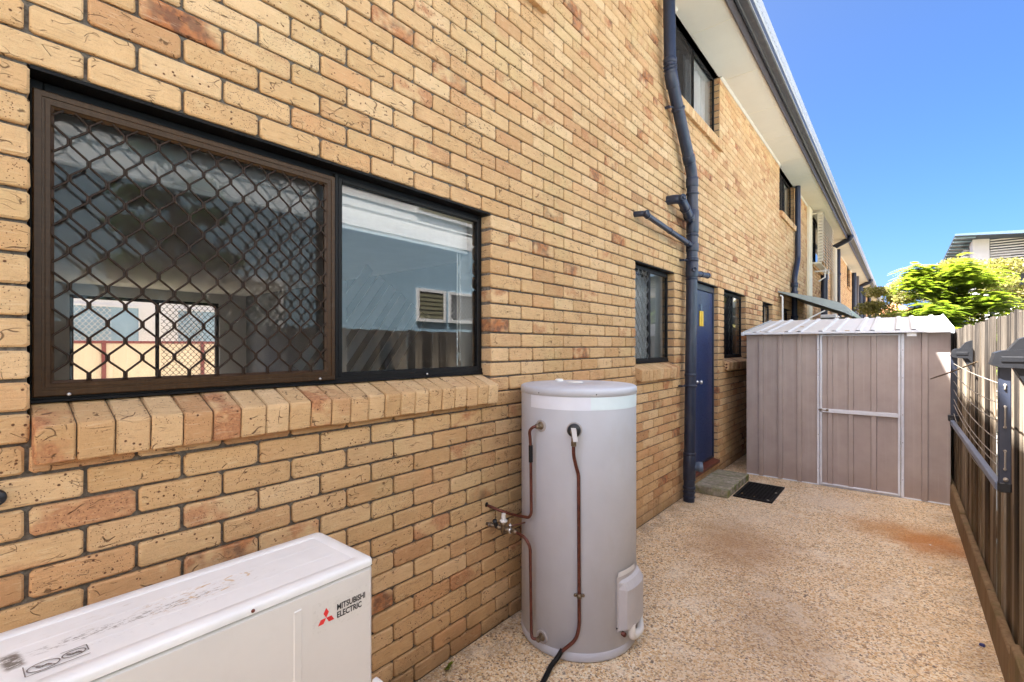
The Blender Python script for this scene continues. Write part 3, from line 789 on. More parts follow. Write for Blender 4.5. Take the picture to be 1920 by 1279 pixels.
# door --------------------------------------------------------------
a, b, c, d = HOLES[2]
f = MB(); rect_frame(f, -.105, -.052, a + .003, b - .003, c + .03, d - .009, .028, .035, .004, .075, .02)
fr = f.build('door_frame', M['pipe'], bld)
m = MB(); m.bbox(-.098, -.064, a + .034, b - .034, c + .054, d - .088, .003); dr = m.build('door', M['door'], bld)
m = MB(); m.lathe((-.064, 5.80, 1.21), [(.024, 0), (.024, .006), (.011, .008), (.011, .03), (.024, .036), (.026, .05), (.02, .06), (0, .062)], (1, 0, 0), 16); m.build('door_knob', M['steel'], dr)
m = MB(); m.bbox(-.064, -.052, 5.865, 5.915, 1.885, 2.07, .003); m.bbox(-.064, -.048, 5.920, 5.985, 1.885, 2.07, .003); m.build('door_tag', M['yellow'], dr)
m = MB(); m.bbox(-.064, -.054, 5.90, 5.955, 2.073, 2.15, .002); m.build('door_tag_plate', M['pipe_lt'], dr)
m = MB()
for z_ in (.42, 1.9): m.tube([(-.056, b - .028, z_), (-.056, b - .028, z_ + .1)], .007, 8)
m.build('door_hinge', M['pipe'], dr)
m = MB(); m.prism([(c + .028, -.11), (c + .004, .022), (c - .03, .022), (c - .03, -.11)], 1, a + .004, b - .004); m.build('door_threshold', M['redsill'], bld)

# soffit, fascia, gutter, roof ----------------------------------------
m = MB(); m.box(-.2, .45, Y0, Y1, ZT, ZT + .012)
sf = m.build('soffit', M['soffit'], bld)
m = MB(); m.box(-.0, .448, -.002, .002, ZT - .0018, ZT + .002); jm = m.mesh('soffit_joint', M['cream'])
for k in range(-8, 38): link('soffit_joint', jm, sf, loc=(0, 6.62 + k * 1.2, 0))
# quad mould between brick and soffit, cut at window heads
edges = sorted([(h[0], h[1]) for h in HOLES if h[3] > 5]); cur = Y0
for (p, q) in edges + [(Y1, Y1)]:
    m = MB()
    if p - cur > .05: m.prism([(ZT, 0.003), (ZT - .026, .003), (ZT - .022, .014), (ZT - .008, .026), (ZT, .028)], 1, cur, p); m.build('soffit_mould', M['soffit'], sf)
    cur = q
m = MB(); m.bbox(.45, .468, Y0, Y1, ZT - .028, ZT + .16, .002); fa = m.build('fascia', M['fascia'], bld)
GZ = 5.255
for k, y in enumerate(np.arange(Y0, Y1 - .1, 5.7)):
    m = MB(); y1 = min(y + 5.7, Y1)
    m.strip([(GZ + .03, .470), (GZ + .004, .480), (GZ, .497)], 1, y + .001, y1 - .001)
    m.strip([(GZ, .497), (GZ - .004, .505), (GZ, .512), (GZ, .585), (GZ + .006, .597), (GZ + .010, .600), (GZ + .100, .604)], 1, y + .001, y1 - .001)
    gt = m.build('gutter', M['gutter'], bld)
    m = MB(); m.strip([(GZ + .100, .604), (GZ + .108, .614), (GZ + .165, .632), (GZ + .195, .645), (GZ + .205, .640), (GZ + .205, .628), (GZ + .19, .62)], 1, y + .001, y1 - .001)
    if y < 25:
        for yy in np.arange(y + .1, y1, .11): m.box(.6235, .6275, yy, yy + .035, GZ + .128, GZ + .136)
    m.build('gutter_lip', M['gutter_lip'], gt)
    m = MB(); m.strip([(GZ + .001, .484), (GZ + .02, .474), (GZ + .10, .470)], 1, y, y1); m.tube([(.600, y + .01, GZ + .011), (.600, y1 - .01, GZ + .011)], .0028, 5)
    m.build('gutter_bead', M['grey_pl'], gt)
rf = MB()
prof = [(5.44, .60)]; sl = math.tan(R(16))
rf.add([(.60, Y0 - .2, 5.445), (.60, Y1 + .2, 5.445), (-4, Y1 + .2, 5.445 + 4.6 * sl), (-4, Y0 - .2, 5.445 + 4.6 * sl)], [(0, 1, 2, 3)])
rf.add([(-8.4, Y0 - .2, 5.445), (-8.4, Y1 + .2, 5.445), (-4, Y1 + .2, 5.445 + 4.6 * sl), (-4, Y0 - .2, 5.445 + 4.6 * sl)], [(3, 2, 1, 0)])
rf.build('roof', M['roof'], bld)
# inside: floors, ceiling, back and end walls, partitions, back window opening
FARW = (1.22, 3.18, 1.02, 2.40)
m = MB(); m.box(-7.6, -.252, Y0 + .1, Y1 - .1, .10, .17); m.build('floor', M['int_floor'], bld)
m = MB(); m.box(-7.6, -.252, Y0 + .1, Y1 - .1, 2.56, 2.74); m.build('ceiling', M['white_wall'], bld)
m = MB(); m.box(-7.6, -.21, Y0 + .1, Y1 - .1, ZT + .014, ZT + .03); m.build('upper_ceiling', M['white_wall'], bld)
m = MB(); wall_with_holes(m, -7.5, [FARW], Y0, Y1, -.1, ZT, .15, 0.)
wall_with_holes(m, -7.65, [FARW], Y0, Y1, -.1, ZT, 0., 0., True); m.build('back_wall', M['white_wall'], bld)
m = MB(); m.box(-7.65, -.01, Y0, Y0 + .09, -.1, 6.0); m.box(-7.65, -.01, Y1 - .09, Y1, -.1, 6.0); m.build('end_wall', M['mortar'], bld)
m = MB()
for y in (3.62, 5.3, 6.55, 8.3, 10.2, 13.8): m.box(-7.5, -.25, y, y + .09, .17, 2.56)
for y in (-3., 3.4, 7.4, 9.8, 13.8, 19, 24, 29, 34, 40): m.box(-7.5, -.25, y, y + .09, 2.74, ZT)
m.box(-2.4, -2.3, 3.71, 8.3, .17, 2.56); m.box(-7.5, -3.1, -2.4, -2.3, .17, 2.56)
m.build('partition', M['grey_wall'], bld)
sc_ = thing('staircase', (-2.2, 2.7, .17), 'white slatted stair balustrade indoors, seen through the clear window pane', 'staircase')
m = MB(); m.bbox(-2.22, -2.16, 2.36, 2.42, .17, 2.25, .004); m.build('post', M['white_paint'], sc_)
bm_ = MB(); dl = Vector((0, .6, .8)); nl = Vector((0, -.8, .6))
vv = [dl * u + nl * t + Vector((x, 0, 0)) for x in (-.012, .012) for u, t in ((-.75, -.04), (.45, -.04), (.45, .04), (-.75, .04))]
bm_.add(vv, [(0, 1, 2, 3), (7, 6, 5, 4), (0, 4, 5, 1), (1, 5, 6, 2), (2, 6, 7, 3), (3, 7, 4, 0)]); bme = bm_.mesh('slat', M['white_paint'])
for k in range(6): link('slat', bme, sc_, loc=(-2.19 + k * .0005, 2.42 + k * .135, 2.05 - k * .085))
m = MB(); m.bbox(-2.23, -2.15, 2.30, 3.5, .17, .30, .004); m.build('stringer', M['white_paint'], sc_)
fw = MB(); a, b, c, d = FARW
rect_frame(fw, -7.60, -7.54, a, b, c, d, .05, .05, .004); fw.bbox(-7.59, -7.55, (a + b) / 2 + .06, (a + b) / 2 + .11, c, d, .004)
fwo = fw.build('rear_window', M['black_al'], bld)
q = MB(); diamond_grille(q, -7.57, a + 1.12, b - .05, c + .05, d - .05, .085, .10, a + 1.2, 2.2, .004, 4); q.build('security_grille', M['black_al'], fwo)
m = MB(); pane_box(m, -7.575, a, b, c, d); m.build('pane', M['glass'], fwo)
# ------------------------------------------------------------------ things fixed to the wall
def pipe_thing(name, loc, label, cat, group=None): return thing(name, loc, label, cat, group)
st = thing('drain_stack', (.09, 5.05, 0), 'thick slate blue vent pipe with an offset bend beside the navy door', 'drain pipe')
PX = .092
main = bend([(PX, 4.495, 5.158), (PX, 4.530, 4.30), (PX, 5.15, 3.50), (PX, 5.172, 3.10), (PX, 5.055, .0)], .10, 6)
m = MB(); m.tube(main, .057, 20); m.build('pipe', M['pipe'], st)
def along(z):
    for p, q in zip(main, main[1:]):
        if q.z <= z <= p.z: t = (p.z - z) / (p.z - q.z); return p.lerp(q, t), (q - p).normalized()
    return main[-1], Vector((0, 0, -1))
def collar(zc, ln, r, name='coupling', mat='pipe'):
    p, t = along(zc); m = MB(); b = .006
    m.lathe(p - t * ln / 2, [(.056, 0), (r - b * .5, 0), (r, b), (r, ln - b), (r - b * .5, ln), (.056, ln)], t, 22); return m.build(name, M[mat], st)
for zc, ln, r in ((4.41, .05, .064), (4.36, .012, .067), (4.335, .012, .067), (4.25, .14, .0625), (3.62, .08, .063), (3.40, .10, .0635), (3.28, .02, .067), (2.98, .25, .063), (2.83, .02, .067), (2.70, .09, .066), (2.58, .02, .066), (2.46, .16, .0645), (2.36, .012, .067),
                  (1.335, .03, .063), (.50, .03, .066), (.36, .26, .0635), (.23, .012, .066), (.145, .03, .066), (.10, .012, .066), (.05, .012, .066)):
    collar(zc, ln, r)
def fitting(pts, r, name, cr=None):
    m = MB(); P = bend(pts, r * 1.6, 6); m.tube(P, r, 16)
    if cr:
        for t, ln in cr:
            p = Vector(pts[-2]).lerp(Vector(pts[-1]), t); ax = (Vector(pts[-1]) - Vector(pts[-2])).normalized()
            m.lathe(p, [(r * .98, 0), (r * 1.16, 0), (r * 1.16, ln), (r * .98, ln)], ax, 16)
    return m.build(name, M['pipe'], st)
br = fitting([(-.01, 4.70, 3.118), (.135, 4.70, 3.112), (PX, 5.10, 2.99)], .046, 'waste_branch', [(.42, .02), (.78, .05)])
m = MB(); m.lathe((.132, 4.70, 3.112), [(.036, .0), (.036, .042), (.028, .044), (.026, .040), (.0, .040)], (.9, -.42, 0), 16); m.lathe((.132, 4.70, 3.112), [(.016, .0401), (.016, .05), (.012, .052), (0, .052)], (.9, -.42, 0), 12); m.build('inspection_cap', M['pipe'], br)
br = fitting([(-.01, 3.935, 2.812), (.088, 3.935, 2.806), (PX, 5.10, 2.72)], .026, 'waste_branch', [(.045, .03), (.5, .012), (.90, .04)])
m = MB(); m.lathe((.10, 3.94, 2.806), [(.024, .0), (.024, .026), (.018, .028), (.016, .024), (.0, .024)], (.9, -.42, 0), 14); m.build('inspection_cap', M['pipe'], br)
br = fitting([(PX, 5.13, 2.43), (PX, 5.42, 2.447), (.088, 5.70, 2.463)], .030, 'waste_branch', [(.0, .03), (.90, .03)])
m = MB(); m.lathe((.118, 5.108, 2.455), [(.028, 0), (.028, .03), (.021, .032), (.019, .02), (0, .02)], (.82, -.57, 0), 14); m.build('inspection_cap', M['pipe'], st)
m = MB(); m.lathe((.12, 5.09, .365), [(.046, 0), (.046, .05), (.054, .055), (.054, .095), (.050, .10), (.044, .103), (0, .105)], (.94, .34, .04), 20); m.build('inspection_cap', M['pipe_lt'], st)
def clip(z):
    p, t = along(z); m = MB(); m.lathe(p - t * .012, [(.060, 0), (.0665, 0), (.0665, .024), (.060, .024)], t, 20)
    m.box(-.004, p.x - .05, p.y - .095, p.y - .055, z - .012, z + .012) if False else m.bbox(-.004, .05, p.y - .115, p.y - .085, z - .010, z + .010, .002)
    m.tube([(.045, p.y - .1, z), (p.x - .02, p.y - .055, z)], .008, 6); return m.build('pipe_clip', M['pipe'], st)
for z in (4.03, 2.56, 1.22): clip(z)
# small unused stub left of the door, black cap and vent on the brick
m = MB(); m.bbox(.0, .03, 5.32, 5.40, 1.83, 2.06, .004); m.build('wall_box', M['black_pl'], label='small black box on the brick behind the thick vent pipe', cat='box')
m = MB(); m.lathe((.0, .096, 1.246), [(.021, 0), (.021, .014), (.018, .019), (.0, .021)], (1, 0, 0), 24)
bc = m.build('wall_plug', M['black_pl'], label='round black plug with a screw on the brick below the large window', cat='plug')
m = MB(); m.lathe((.021, .092, 1.246), [(.007, 0), (.007, .003), (0, .004)], (1, 0, 0), 12); m.build('screw', M['steel'], bc)

# far drain and rain pipes
def far_pipe(y, mat, r, z0, z1, label, kink=None, x=.075, group=None, name='downpipe', cat='downpipe', arm=None, clips=()):
    t = thing(name, (x, y, z0), label, cat, group)
    pts = [(x, y, z1), (x, y, z0)]
    if kink: zk, dy, dz = kink; pts = [(x, y, z1), (x, y, zk), (x, y + dy, zk - dz), (x, y + dy, z0)]
    if arm: pts = [(.55, y - .15, GZ + .01), (.55, y - .15, GZ - .10), (x, y, GZ - .30)] + pts[1:]
    if arm:
        m = MB(); m.tube(bend(pts[:3], .10, 4), r * .8, 12); m.build('gutter_arm', M['pipe'], t); pts = pts[2:]
    m = MB(); m.tube(bend(pts, .10, 4), r, 12); m.build('pipe', mat, t)
    yy = y + (kink[1] if kink else 0)
    for z in clips: m = MB(); m.lathe((x, yy if kink and z < kink[0] else y, z), [(r * 1.0, 0), (r * 1.25, .0), (r * 1.25, .09), (r, .09)], (0, 0, 1), 14); m.build('pipe_collar', mat, t)
    for z in (clips or (z0 + 1.2, z1 - .6)): m = MB(); m.bbox(-.004, x, y - .02, y + .02, z + .02, z + .05, .002); m.build('pipe_clip', mat, t)
    return t
far_pipe(12.0, M['pipe'], .055, 0, 5.15, 'dark kinked waste pipe on the wall left of the louvred window box', (3.55, -.42, .45), clips=(2.9, 2.72, 2.2))
m = MB(); m.bbox(.0, .06, 13.85, 14.35, 0, 5.15, .004); m.build('joint_cover', M['cream'], label='wide cream vertical cover strip on the brick left of the louvred box', cat='cover strip')
far_pipe(16.6, M['pipe'], .09, 0, 3.75, 'dark straight pipe rising to the foot of the louvred window box')
far_pipe(19.1, M['cream'], .10, 0, 4.9, 'cream rain pipe with a dark arm reaching out to the gutter', arm=True)
far_pipe(20.75, M['pipe'], .06, 0, 5.15, 'dark waste pipe with a low kink just beyond the cream rain pipe', (3.4, .45, .4), clips=(4.2,))
far_pipe(27.9, M['pipe'], .10, 0, 5.15, 'dark pipe beyond the far upper window with deep brick reveal')
far_pipe(29.4, M['fascia'], .12, 0, 5.15, 'brown pipe right beside a dark one far along the wall')
far_pipe(32.4, M['pipe'], .12, 0, 5.15, 'dark rain pipe with a bent arm up to the far gutter', arm=True)
far_pipe(35.6, M['pipe'], .10, 0, 5.15, 'dark pipe second from the far end of the block')
far_pipe(41.5, M['pipe'], .12, 0, 5.15, 'dark pipe nearest the far end of the block')
m = MB(); m.bbox(-.1, .30, Y1 - .05, Y1 + .25, 0, 5.15, .01); m.build('end_post', M['fascia'], label='brown square post under the eave at the far end', cat='post')

# louvred box over the upper window
lv = thing('louvre_box', (0, 14.4, 3.78), 'cream slatted louvre box projecting over an upper window', 'window louvre')
m = MB(); LX = .265; ya, yb, za, zb = 14.4, 16.7, 3.80, 5.08
for y in (ya, yb): m.bbox(LX - .10, LX - .07, y - .02, y + .02, za, zb, .003)
m.bbox(LX - .06, LX - .03, (ya + yb) / 2 - .03, (ya + yb) / 2 + .03, za, zb, .003)
m.bbox(0, LX - .012, ya - .02, ya + .02, za - .03, za + .01, .003); m.bbox(0, LX - .012, yb - .02, yb + .02, za - .03, za + .01, .003); m.bbox(0, LX - .012, ya - .02, ya + .02, zb - .03, zb, .003)
m.build('frame', M['louvre'], lv)
def slat_bm(x0, x1, y0, y1, side):
    sb = MB(); h = .034
    if not side: P = [(x0, h), (x1, -h), (x1, -h + .014), (x0 + .004, h + .012)]; sb.prism([(z, x) for x, z in P], 1, y0, y1)
    else: P = [(y1, h), (y0, -h), (y0, -h + .014), (y1 - .004, h + .012)]; sb.prism(P, 0, x0, x1)
    return sb
sm_ = slat_bm(LX - .03, LX + .03, ya - .03, yb + .03, False).mesh('slat', M['louvre'])
sm2 = slat_bm(LX - .09, LX + .028, ya - .05, ya + .01, True).mesh('side_slat', M['louvre'])
for k in range(16): link('slat', sm_, lv, loc=(0, 0, za + .05 + k * .079)); link('side_slat', sm2, lv, loc=(0, 0, za + .05 + k * .079))
m = MB(); m.bbox(.0, .28, 15.2, 15.26, 3.66, 3.70, .003); m.tube([(.2, 15.6, 3.80), (.2, 15.6, 3.55), (.05, 15.6, 3.45)], .02, 8); m.tube([(.26, 15.8, 3.80), (.26, 15.8, 3.5)], .015, 6); m.build('bracket', M['white_pl'], lv)
m = MB(); m.bbox(.0, LX - .05, ya + .1, yb - .1, za - .01, za + .01, .002); m.build('base_board', M['white_paint'], lv)

# awning beyond the shed
aw = thing('awning', (0, 10.27, 2.66), 'grey green sloping awning on the brick wall behind the shed roof', 'awning')
m = MB()
prof = [(0, 2.70), (.35, 2.615), (.70, 2.52), (.95, 2.435), (1.06, 2.365), (1.13, 2.28), (1.175, 2.18)]
top = [(x, z) for x, z in prof]
y0, y1 = 10.27, 13.4
up = [(z, x) for x, z in prof]
m.strip(up, 1, y0, y1, True); m.build('canopy', M['awning'], aw)
m = MB(); m.strip([(z - .012, x - .004) for x, z in prof], 1, y0 + .01, y1 - .01, True); m.build('shaded_underside', M['awning_dk'], aw)  # dark copy of the canopy sheet, its underside shade put into the colour
side = [(x, z + .002) for x, z in prof] + [(1.165, 2.165), (1.03, 2.25), (.80, 2.345), (.5, 2.475), (.25, 2.58), (0, 2.68)]
for yy in (y0 - .02, y1): m = MB(); m.prism([(z, x) for x, z in side], 1, yy, yy + .02); m.build('side_panel', M['awning'], aw)
m = MB(); m.tube(bend([(.03, 10.29, 2.62), (.07, 10.29, 2.60), (.07, 10.29, 1.6)], .05), .018, 8); m.tube([(.02, 10.35, 1.9), (.75, 10.35, 2.30)], .014, 6); m.build('strut', M['white_pl'], aw)

fa_ac = thing('air_conditioner', (.35, 16.3, 2.0), 'white air conditioner peeking over the shed roof below the awning', 'air conditioner')
m = MB(); m.bbox(.12, .48, 15.3, 16.3, 1.92, 2.50, .015); m.build('casing', M['white_pl'], fa_ac)
m = MB()
for k in range(8): m.box(.14, .46, 15.285, 15.30, 2.0 + k * .055, 2.03 + k * .055)
m.build('grille', M['dk_glass'], fa_ac)
m = MB(); m.box(-.0, .5, 15.4, 15.44, 1.86, 1.92); m.box(-.0, .5, 16.1, 16.14, 1.86, 1.92); m.build('bracket', M['white_pl'], fa_ac)
rail = thing('pipe_rail', (.4, 11.5, 2.2), 'thin white tube leaning under the awning behind the shed', 'tube')
m = MB(); m.tube([(.25, 10.9, 2.05), (.6, 11.6, 2.16), (1.05, 12.6, 2.30)], .022, 8); m.tube([(.9, 12.3, 2.25), (1.0, 12.1, 2.12)], .022, 8); m.build('tube', M['white_paint'], rail)

# ------------------------------------------------------------------ hot water tank
TC = Vector((.364, 2.387, 0)); TR = .3305
tk = thing('water_heater', tuple(TC), 'tall grey cylindrical water heater standing against the brick wall', 'water heater')
m = MB(); m.lathe(TC, [(.0, .03), (.322, .03), (TR, .036), (TR, 1.39)], (0, 0, 1), 72); m.build('cylinder', M['tank'], tk)
m = MB(); m.lathe(TC, [(.29, .002), (.327, .004), (.3322, .012), (.3322, .050), (.3305, .053)], (0, 0, 1), 72)
m.build('base_ring', M['tank'], tk)
m = MB(); m.lathe(TC, [(.331, 1.378), (.3345, 1.379), (.3345, 1.408), (.331, 1.416), (.322, 1.421), (.20, 1.428), (.06, 1.431), (.055, 1.428), (0, 1.428)], (0, 0, 1), 72); ld = m.build('lid', M['tank'], tk)
m = MB(); m.lathe((.21, 2.42, 1.424), [(.026, 0), (.026, .012), (.02, .018), (0, .019)], (0, 0, 1), 16); m.lathe((.33, 2.40, 1.428), [(.05, 0), (.05, .003), (.02, .004), (0, .002)], (0, 0, 1), 24); m.build('lid_cap', M['white_pl'], ld)
m = MB()
for adeg in (-97, -42, 15):
    a = R(adeg); c_ = TC + Vector((math.cos(a) * .3345, math.sin(a) * .3345, 1.391)); m.lathe(c_ - Vector((math.cos(a), math.sin(a), 0)) * .001, [(.0, .003), (.003, .003), (.0035, 0)], (math.cos(a), math.sin(a), 0), 8)
m.build('lid_screw', M['ink'], ld)
def curved(mb, r, a0, a1, z0, z1, n=24):
    v = []
    for k in range(n + 1):
        a = R(a0 + (a1 - a0) * k / n); x, y = TC.x + r * math.cos(a), TC.y + r * math.sin(a); v += [(x, y, z0), (x, y, z1)]
    mb.add(v, [(2 * k, 2 * k + 2, 2 * k + 3, 2 * k + 1) for k in range(n)], True)
m = MB(); curved(m, TR + .0006, -109, 40, 1.308, 1.376, 40); m.build('label_band', M['band'], tk)
m = MB(); curved(m, TR + .0012, -47, 40, 1.309, 1.375, 24); m.build('label', M['band2'], tk)
def radial(adeg, r, z): a = R(adeg); return Vector((TC.x + r * math.cos(a), TC.y + r * math.sin(a), z))
def rdir(adeg): a = R(adeg); return Vector((math.cos(a), math.sin(a), 0))
def escutcheon(adeg, z, r=.036):
    m = MB(); m.lathe(radial(adeg, TR - .006, z), [(r, .0), (r, .010), (r * .88, .014), (r * .6, .012), (r * .5, .006), (.0, .006)], rdir(adeg), 28); return m.build('collar', M['tank_base'], tk)
for adeg, z, r in ((-94.6, 1.216, .033), (-61.7, 1.209, .040), (-93.3, .088, .036)): escutcheon(adeg, z, r)
def nut(adeg, z, r0, L, mat, name='union'):
    m = MB(); m.lathe(radial(adeg, TR, z), [(r0, 0), (r0, L * .35), (r0 * .8, L * .4), (r0 * .8, L * .55), (r0 * 1.0, L * .58), (r0 * 1.0, L * .9), (r0 * .6, L), (0, L)], rdir(adeg), 6, False)
    m.lathe(radial(adeg, TR + .001, z), [(r0 * 1.5, 0), (r0 * 1.55, .006), (r0 * 1.2, .010), (0, .010)], rdir(adeg), 18)
    return m.build(name, mat, tk)
nut(-94.6, 1.216, .014, .045, M['brass']); nut(-93.3, .088, .014, .045, M['brass'])
p1 = [radial(-94.6, TR + .03, 1.216), (.325, 2.000, 1.215), (.296, 2.006, 1.19), (.293, 2.022, 1.12), (.296, 2.024, .745), (.275, 2.03, .715), (.11, 2.075, .685), (.03, 2.05, .70), (-.01, 1.991, .738)]
m = MB(); m.tube(bend(p1, .045, 6), .0082, 10); hp = m.build('hot_pipe', M['copper'], tk)
m = MB(); m.tube([(.293, 2.022, 1.11), (.294, 2.022, 1.02)], .0115, 10); m.lathe((-.002, 1.991, .738), [(.014, 0), (.014, .004), (0, .005)], (1, 0, 0), 12); m.build('pipe_sleeve', M['rubber'], hp)
p3 = [(.18, 2.030, .615), (.262, 2.012, .612), (.296, 2.014, .57), (.296, 2.024, .115), (.310, 2.01, .085), radial(-93.3, TR + .03, .088)]
m = MB(); m.tube(bend(p3, .04, 6), .0082, 10); m.build('cold_pipe', M['copper'], tk)
# relief valve and drain line
m = MB(); q = radial(-61.7, TR, 1.209); n_ = rdir(-61.7)
m.lathe(q, [(.0325, 0), (.0345, .012), (.0345, .03), (.030, .04), (.022, .044), (0, .044)], n_, 24); rv = m.build('relief_valve', M['black_pl'], tk)
m = MB(); m.lathe(q + n_ * .03, [(.017, 0), (.017, .034), (.012, .042), (0, .042)], n_, 14); m.tube([q + n_ * .05, q + n_ * .055 + Vector((0, 0, -.06))], .012, 10); m.lathe(q + n_ * .054 + Vector((0, 0, -.052)), [(.015, 0), (.015, .02), (.01, .024)], (0, 0, -1), 6, False); m.build('valve_body', M['brass'], rv)
m = MB(); L_ = q + n_ * .068; t_ = Vector((-n_.y, n_.x, 0))
v = [L_ + t_ * sx * .012 + d_ for d_, sx in ((Vector((0, 0, .02)), -1), (Vector((0, 0, .02)), 1), (Vector((0, 0, -.045)) + n_ * .02 + t_ * .012, 1), (Vector((0, 0, -.045)) + n_ * .02 + t_ * .012, -1))]
m.add(v + [p + n_ * .003 for p in v], [(0, 1, 2, 3), (7, 6, 5, 4), (0, 4, 5, 1), (1, 5, 6, 2), (2, 6, 7, 3), (3, 7, 4, 0)]); m.build('valve_lever', M['grey_pl'], rv)
p2 = [q + n_ * .055 + Vector((0, 0, -.06)), radial(-61.9, TR + .052, 1.09), radial(-60, TR + .014, 1.02), radial(-58, TR + .0105, .98), radial(-57.4, TR + .0105, .20), radial(-60, TR + .02, .135), (.474, 2.045, .066), (.464, 2.03, .05)]
m = MB(); m.tube(bend(p2, .04, 5), .0092, 10); rp = m.build('relief_pipe', M['copper'], tk)
m = MB(); m.lathe(radial(-57.4, TR + .0105, .345), [(.0095, 0), (.0125, 0), (.0125, .022), (.0095, .022)], (0, 0, 1), 12)
tt = Vector((-rdir(-57.4).y, rdir(-57.4).x, 0)); cc_ = radial(-57.4, TR + .003, .356)
for s_ in (-1, 1): k = cc_ + tt * s_ * .02; m.lathe(k, [(.009, 0), (.009, .004), (0, .005)], rdir(-57.4), 8)
m.tube([cc_ - tt * .022, cc_ + tt * .022], .005, 6); m.build('pipe_saddle', M['brass'], rp)
hs_ = thing('drain_hose', (.47, 2.0, .02), 'black rubber hose from the water heater pipe onto the paving', 'hose')
m = MB(); m.tube(bend([(.476, 2.052, .074), (.462, 2.022, .036), (.452, 1.985, .016), (.478, 1.90, .015), (.50, 1.82, .015), (.60, 1.60, .015), (.58, 1.3, .015), (.35, 1.12, .015)], .08, 5), .0125, 10); m.build('hose', M['rubber'], hs_)
# element cover with conduit elbow
m = MB(); a0, a1 = -19, 24
def cover(mb, a0, a1, z0, z1, d0, d1):
    n = 10; rows = []
    prof = [(z0, d0), (z0 + .008, d1 * .85), (z0 + .02, d1), (z1 - .045, d1), (z1 - .012, d1 * .45), (z1, d0)]
    v = []
    for k in range(n + 1):
        t = k / n; a = R(a0 + (a1 - a0) * t); e = min(1, min(t, 1 - t) * n / 1.2)
        for z, dd in prof:
            r = TR + d0 + (dd - d0) * (e ** .4 if e > 0 else 0); v.append((TC.x + r * math.cos(a), TC.y + r * math.sin(a), z))
    p = len(prof); mb.add(v, [(k * p + j, (k + 1) * p + j, (k + 1) * p + j + 1, k * p + j + 1) for k in range(n) for j in range(p - 1)])
curved(m, TR + .003, a0 - 2.5, a1 + 2, .135, .43, 12); cover(m, a0, a1, .142, .405, .003, .042); cv = m.build('element_cover', M['grey_pl'], tk)
m = MB(); curved(m, TR + .0045, a0 - 1, 8, .425, .452, 8); m.build('label', M['white_paint'], cv)
m = MB(); m.lathe(radial(-21.4, TR + .003, .16), [(.0045, 0), (.0045, .003), (0, .004)], rdir(-21.4), 8); m.build('screw', M['ink'], cv)
m = MB(); e0 = radial(-6, TR + .026, .165); m.tube(bend([e0, radial(-6, TR + .026, .09), radial(10, TR + .034, .085), radial(20, TR + .02, .10), radial(30, TR + .01, .16)], .035, 6), .021, 14); m.build('conduit', M['white_pl'], tk)
m = MB(); m.lathe(radial(-16, TR + .012, .13), [(.012, 0), (.012, .02), (0, .02)], rdir(-16), 8); m.build('gland', M['copper'], tk)
# tempering valve on the wall
vt = thing('tempering_valve', (0, 1.99, .63), 'dark brass valve with grey handle on the brick beside the water heater', 'valve')
P0, P1 = Vector((0, 1.991, .630)), Vector((.195, 2.032, .613))
ax = (P1 - P0).normalized()
m = MB(); L = (P1 - P0).length
m.lathe(P0, [(.009, 0), (.009, L * .12), (.013, L * .12), (.013, L * .2), (.010, L * .21), (.010, L * .36), (.015, L * .36), (.015, L * .42), (.012, L * .43), (.0125, L * .6), (.016, L * .62), (.016, L * .72), (.011, L * .74), (.011, L * .86), (.015, L * .86), (.015, L * .94), (.009, L)], ax, 12)
m.build('body', M['brass'], vt)
mid = P0.lerp(P1, .56)
m = MB(); m.lathe(mid + Vector((0, 0, -.03)), [(.0, 0), (.012, .002), (.016, .015), (.017, .05), (.02, .058), (.02, .066), (.012, .07), (0, .07)], (0, 0, 1), 14); m.build('bonnet', M['brass'], vt)
m = MB(); m.lathe(mid + Vector((0, 0, .04)), [(.022, 0), (.022, .008), (.013, .012), (.012, .045), (0, .046)], (0, 0, 1), 8, False); m.build('handle', M['white_pl'], vt)
m = MB(); k = P0.lerp(P1, .34); m.tube([k, k + Vector((.005, -.02, .035))], .012, 10); m.lathe(k + Vector((.005, -.022, .037)), [(.014, 0), (.014, .006), (0, .007)], (.15, -.5, .85), 10); m.build('strainer', M['black_pl'], vt)
m = MB(); k = P0.lerp(P1, .1); m.lathe(k, [(.012, 0), (.012, .02), (.008, .022)], ax, 8); k2 = P0.lerp(P1, .76); m.lathe(k2, [(.0165, 0), (.0165, .007), (.012, .008)], ax, 10); k3 = P0.lerp(P1, .66); m.lathe(k3 + Vector((.01, .012, .02)), [(.009, 0), (.009, .012), (0, .013)], (.5, .5, .5), 10); m.build('union', M['steel'], vt)
m = MB(); m.tube([mid + Vector((.02, .02, .01)), mid + Vector((.09, .10, .03))], .004, 6); m.build('lead', M['copper'], vt)

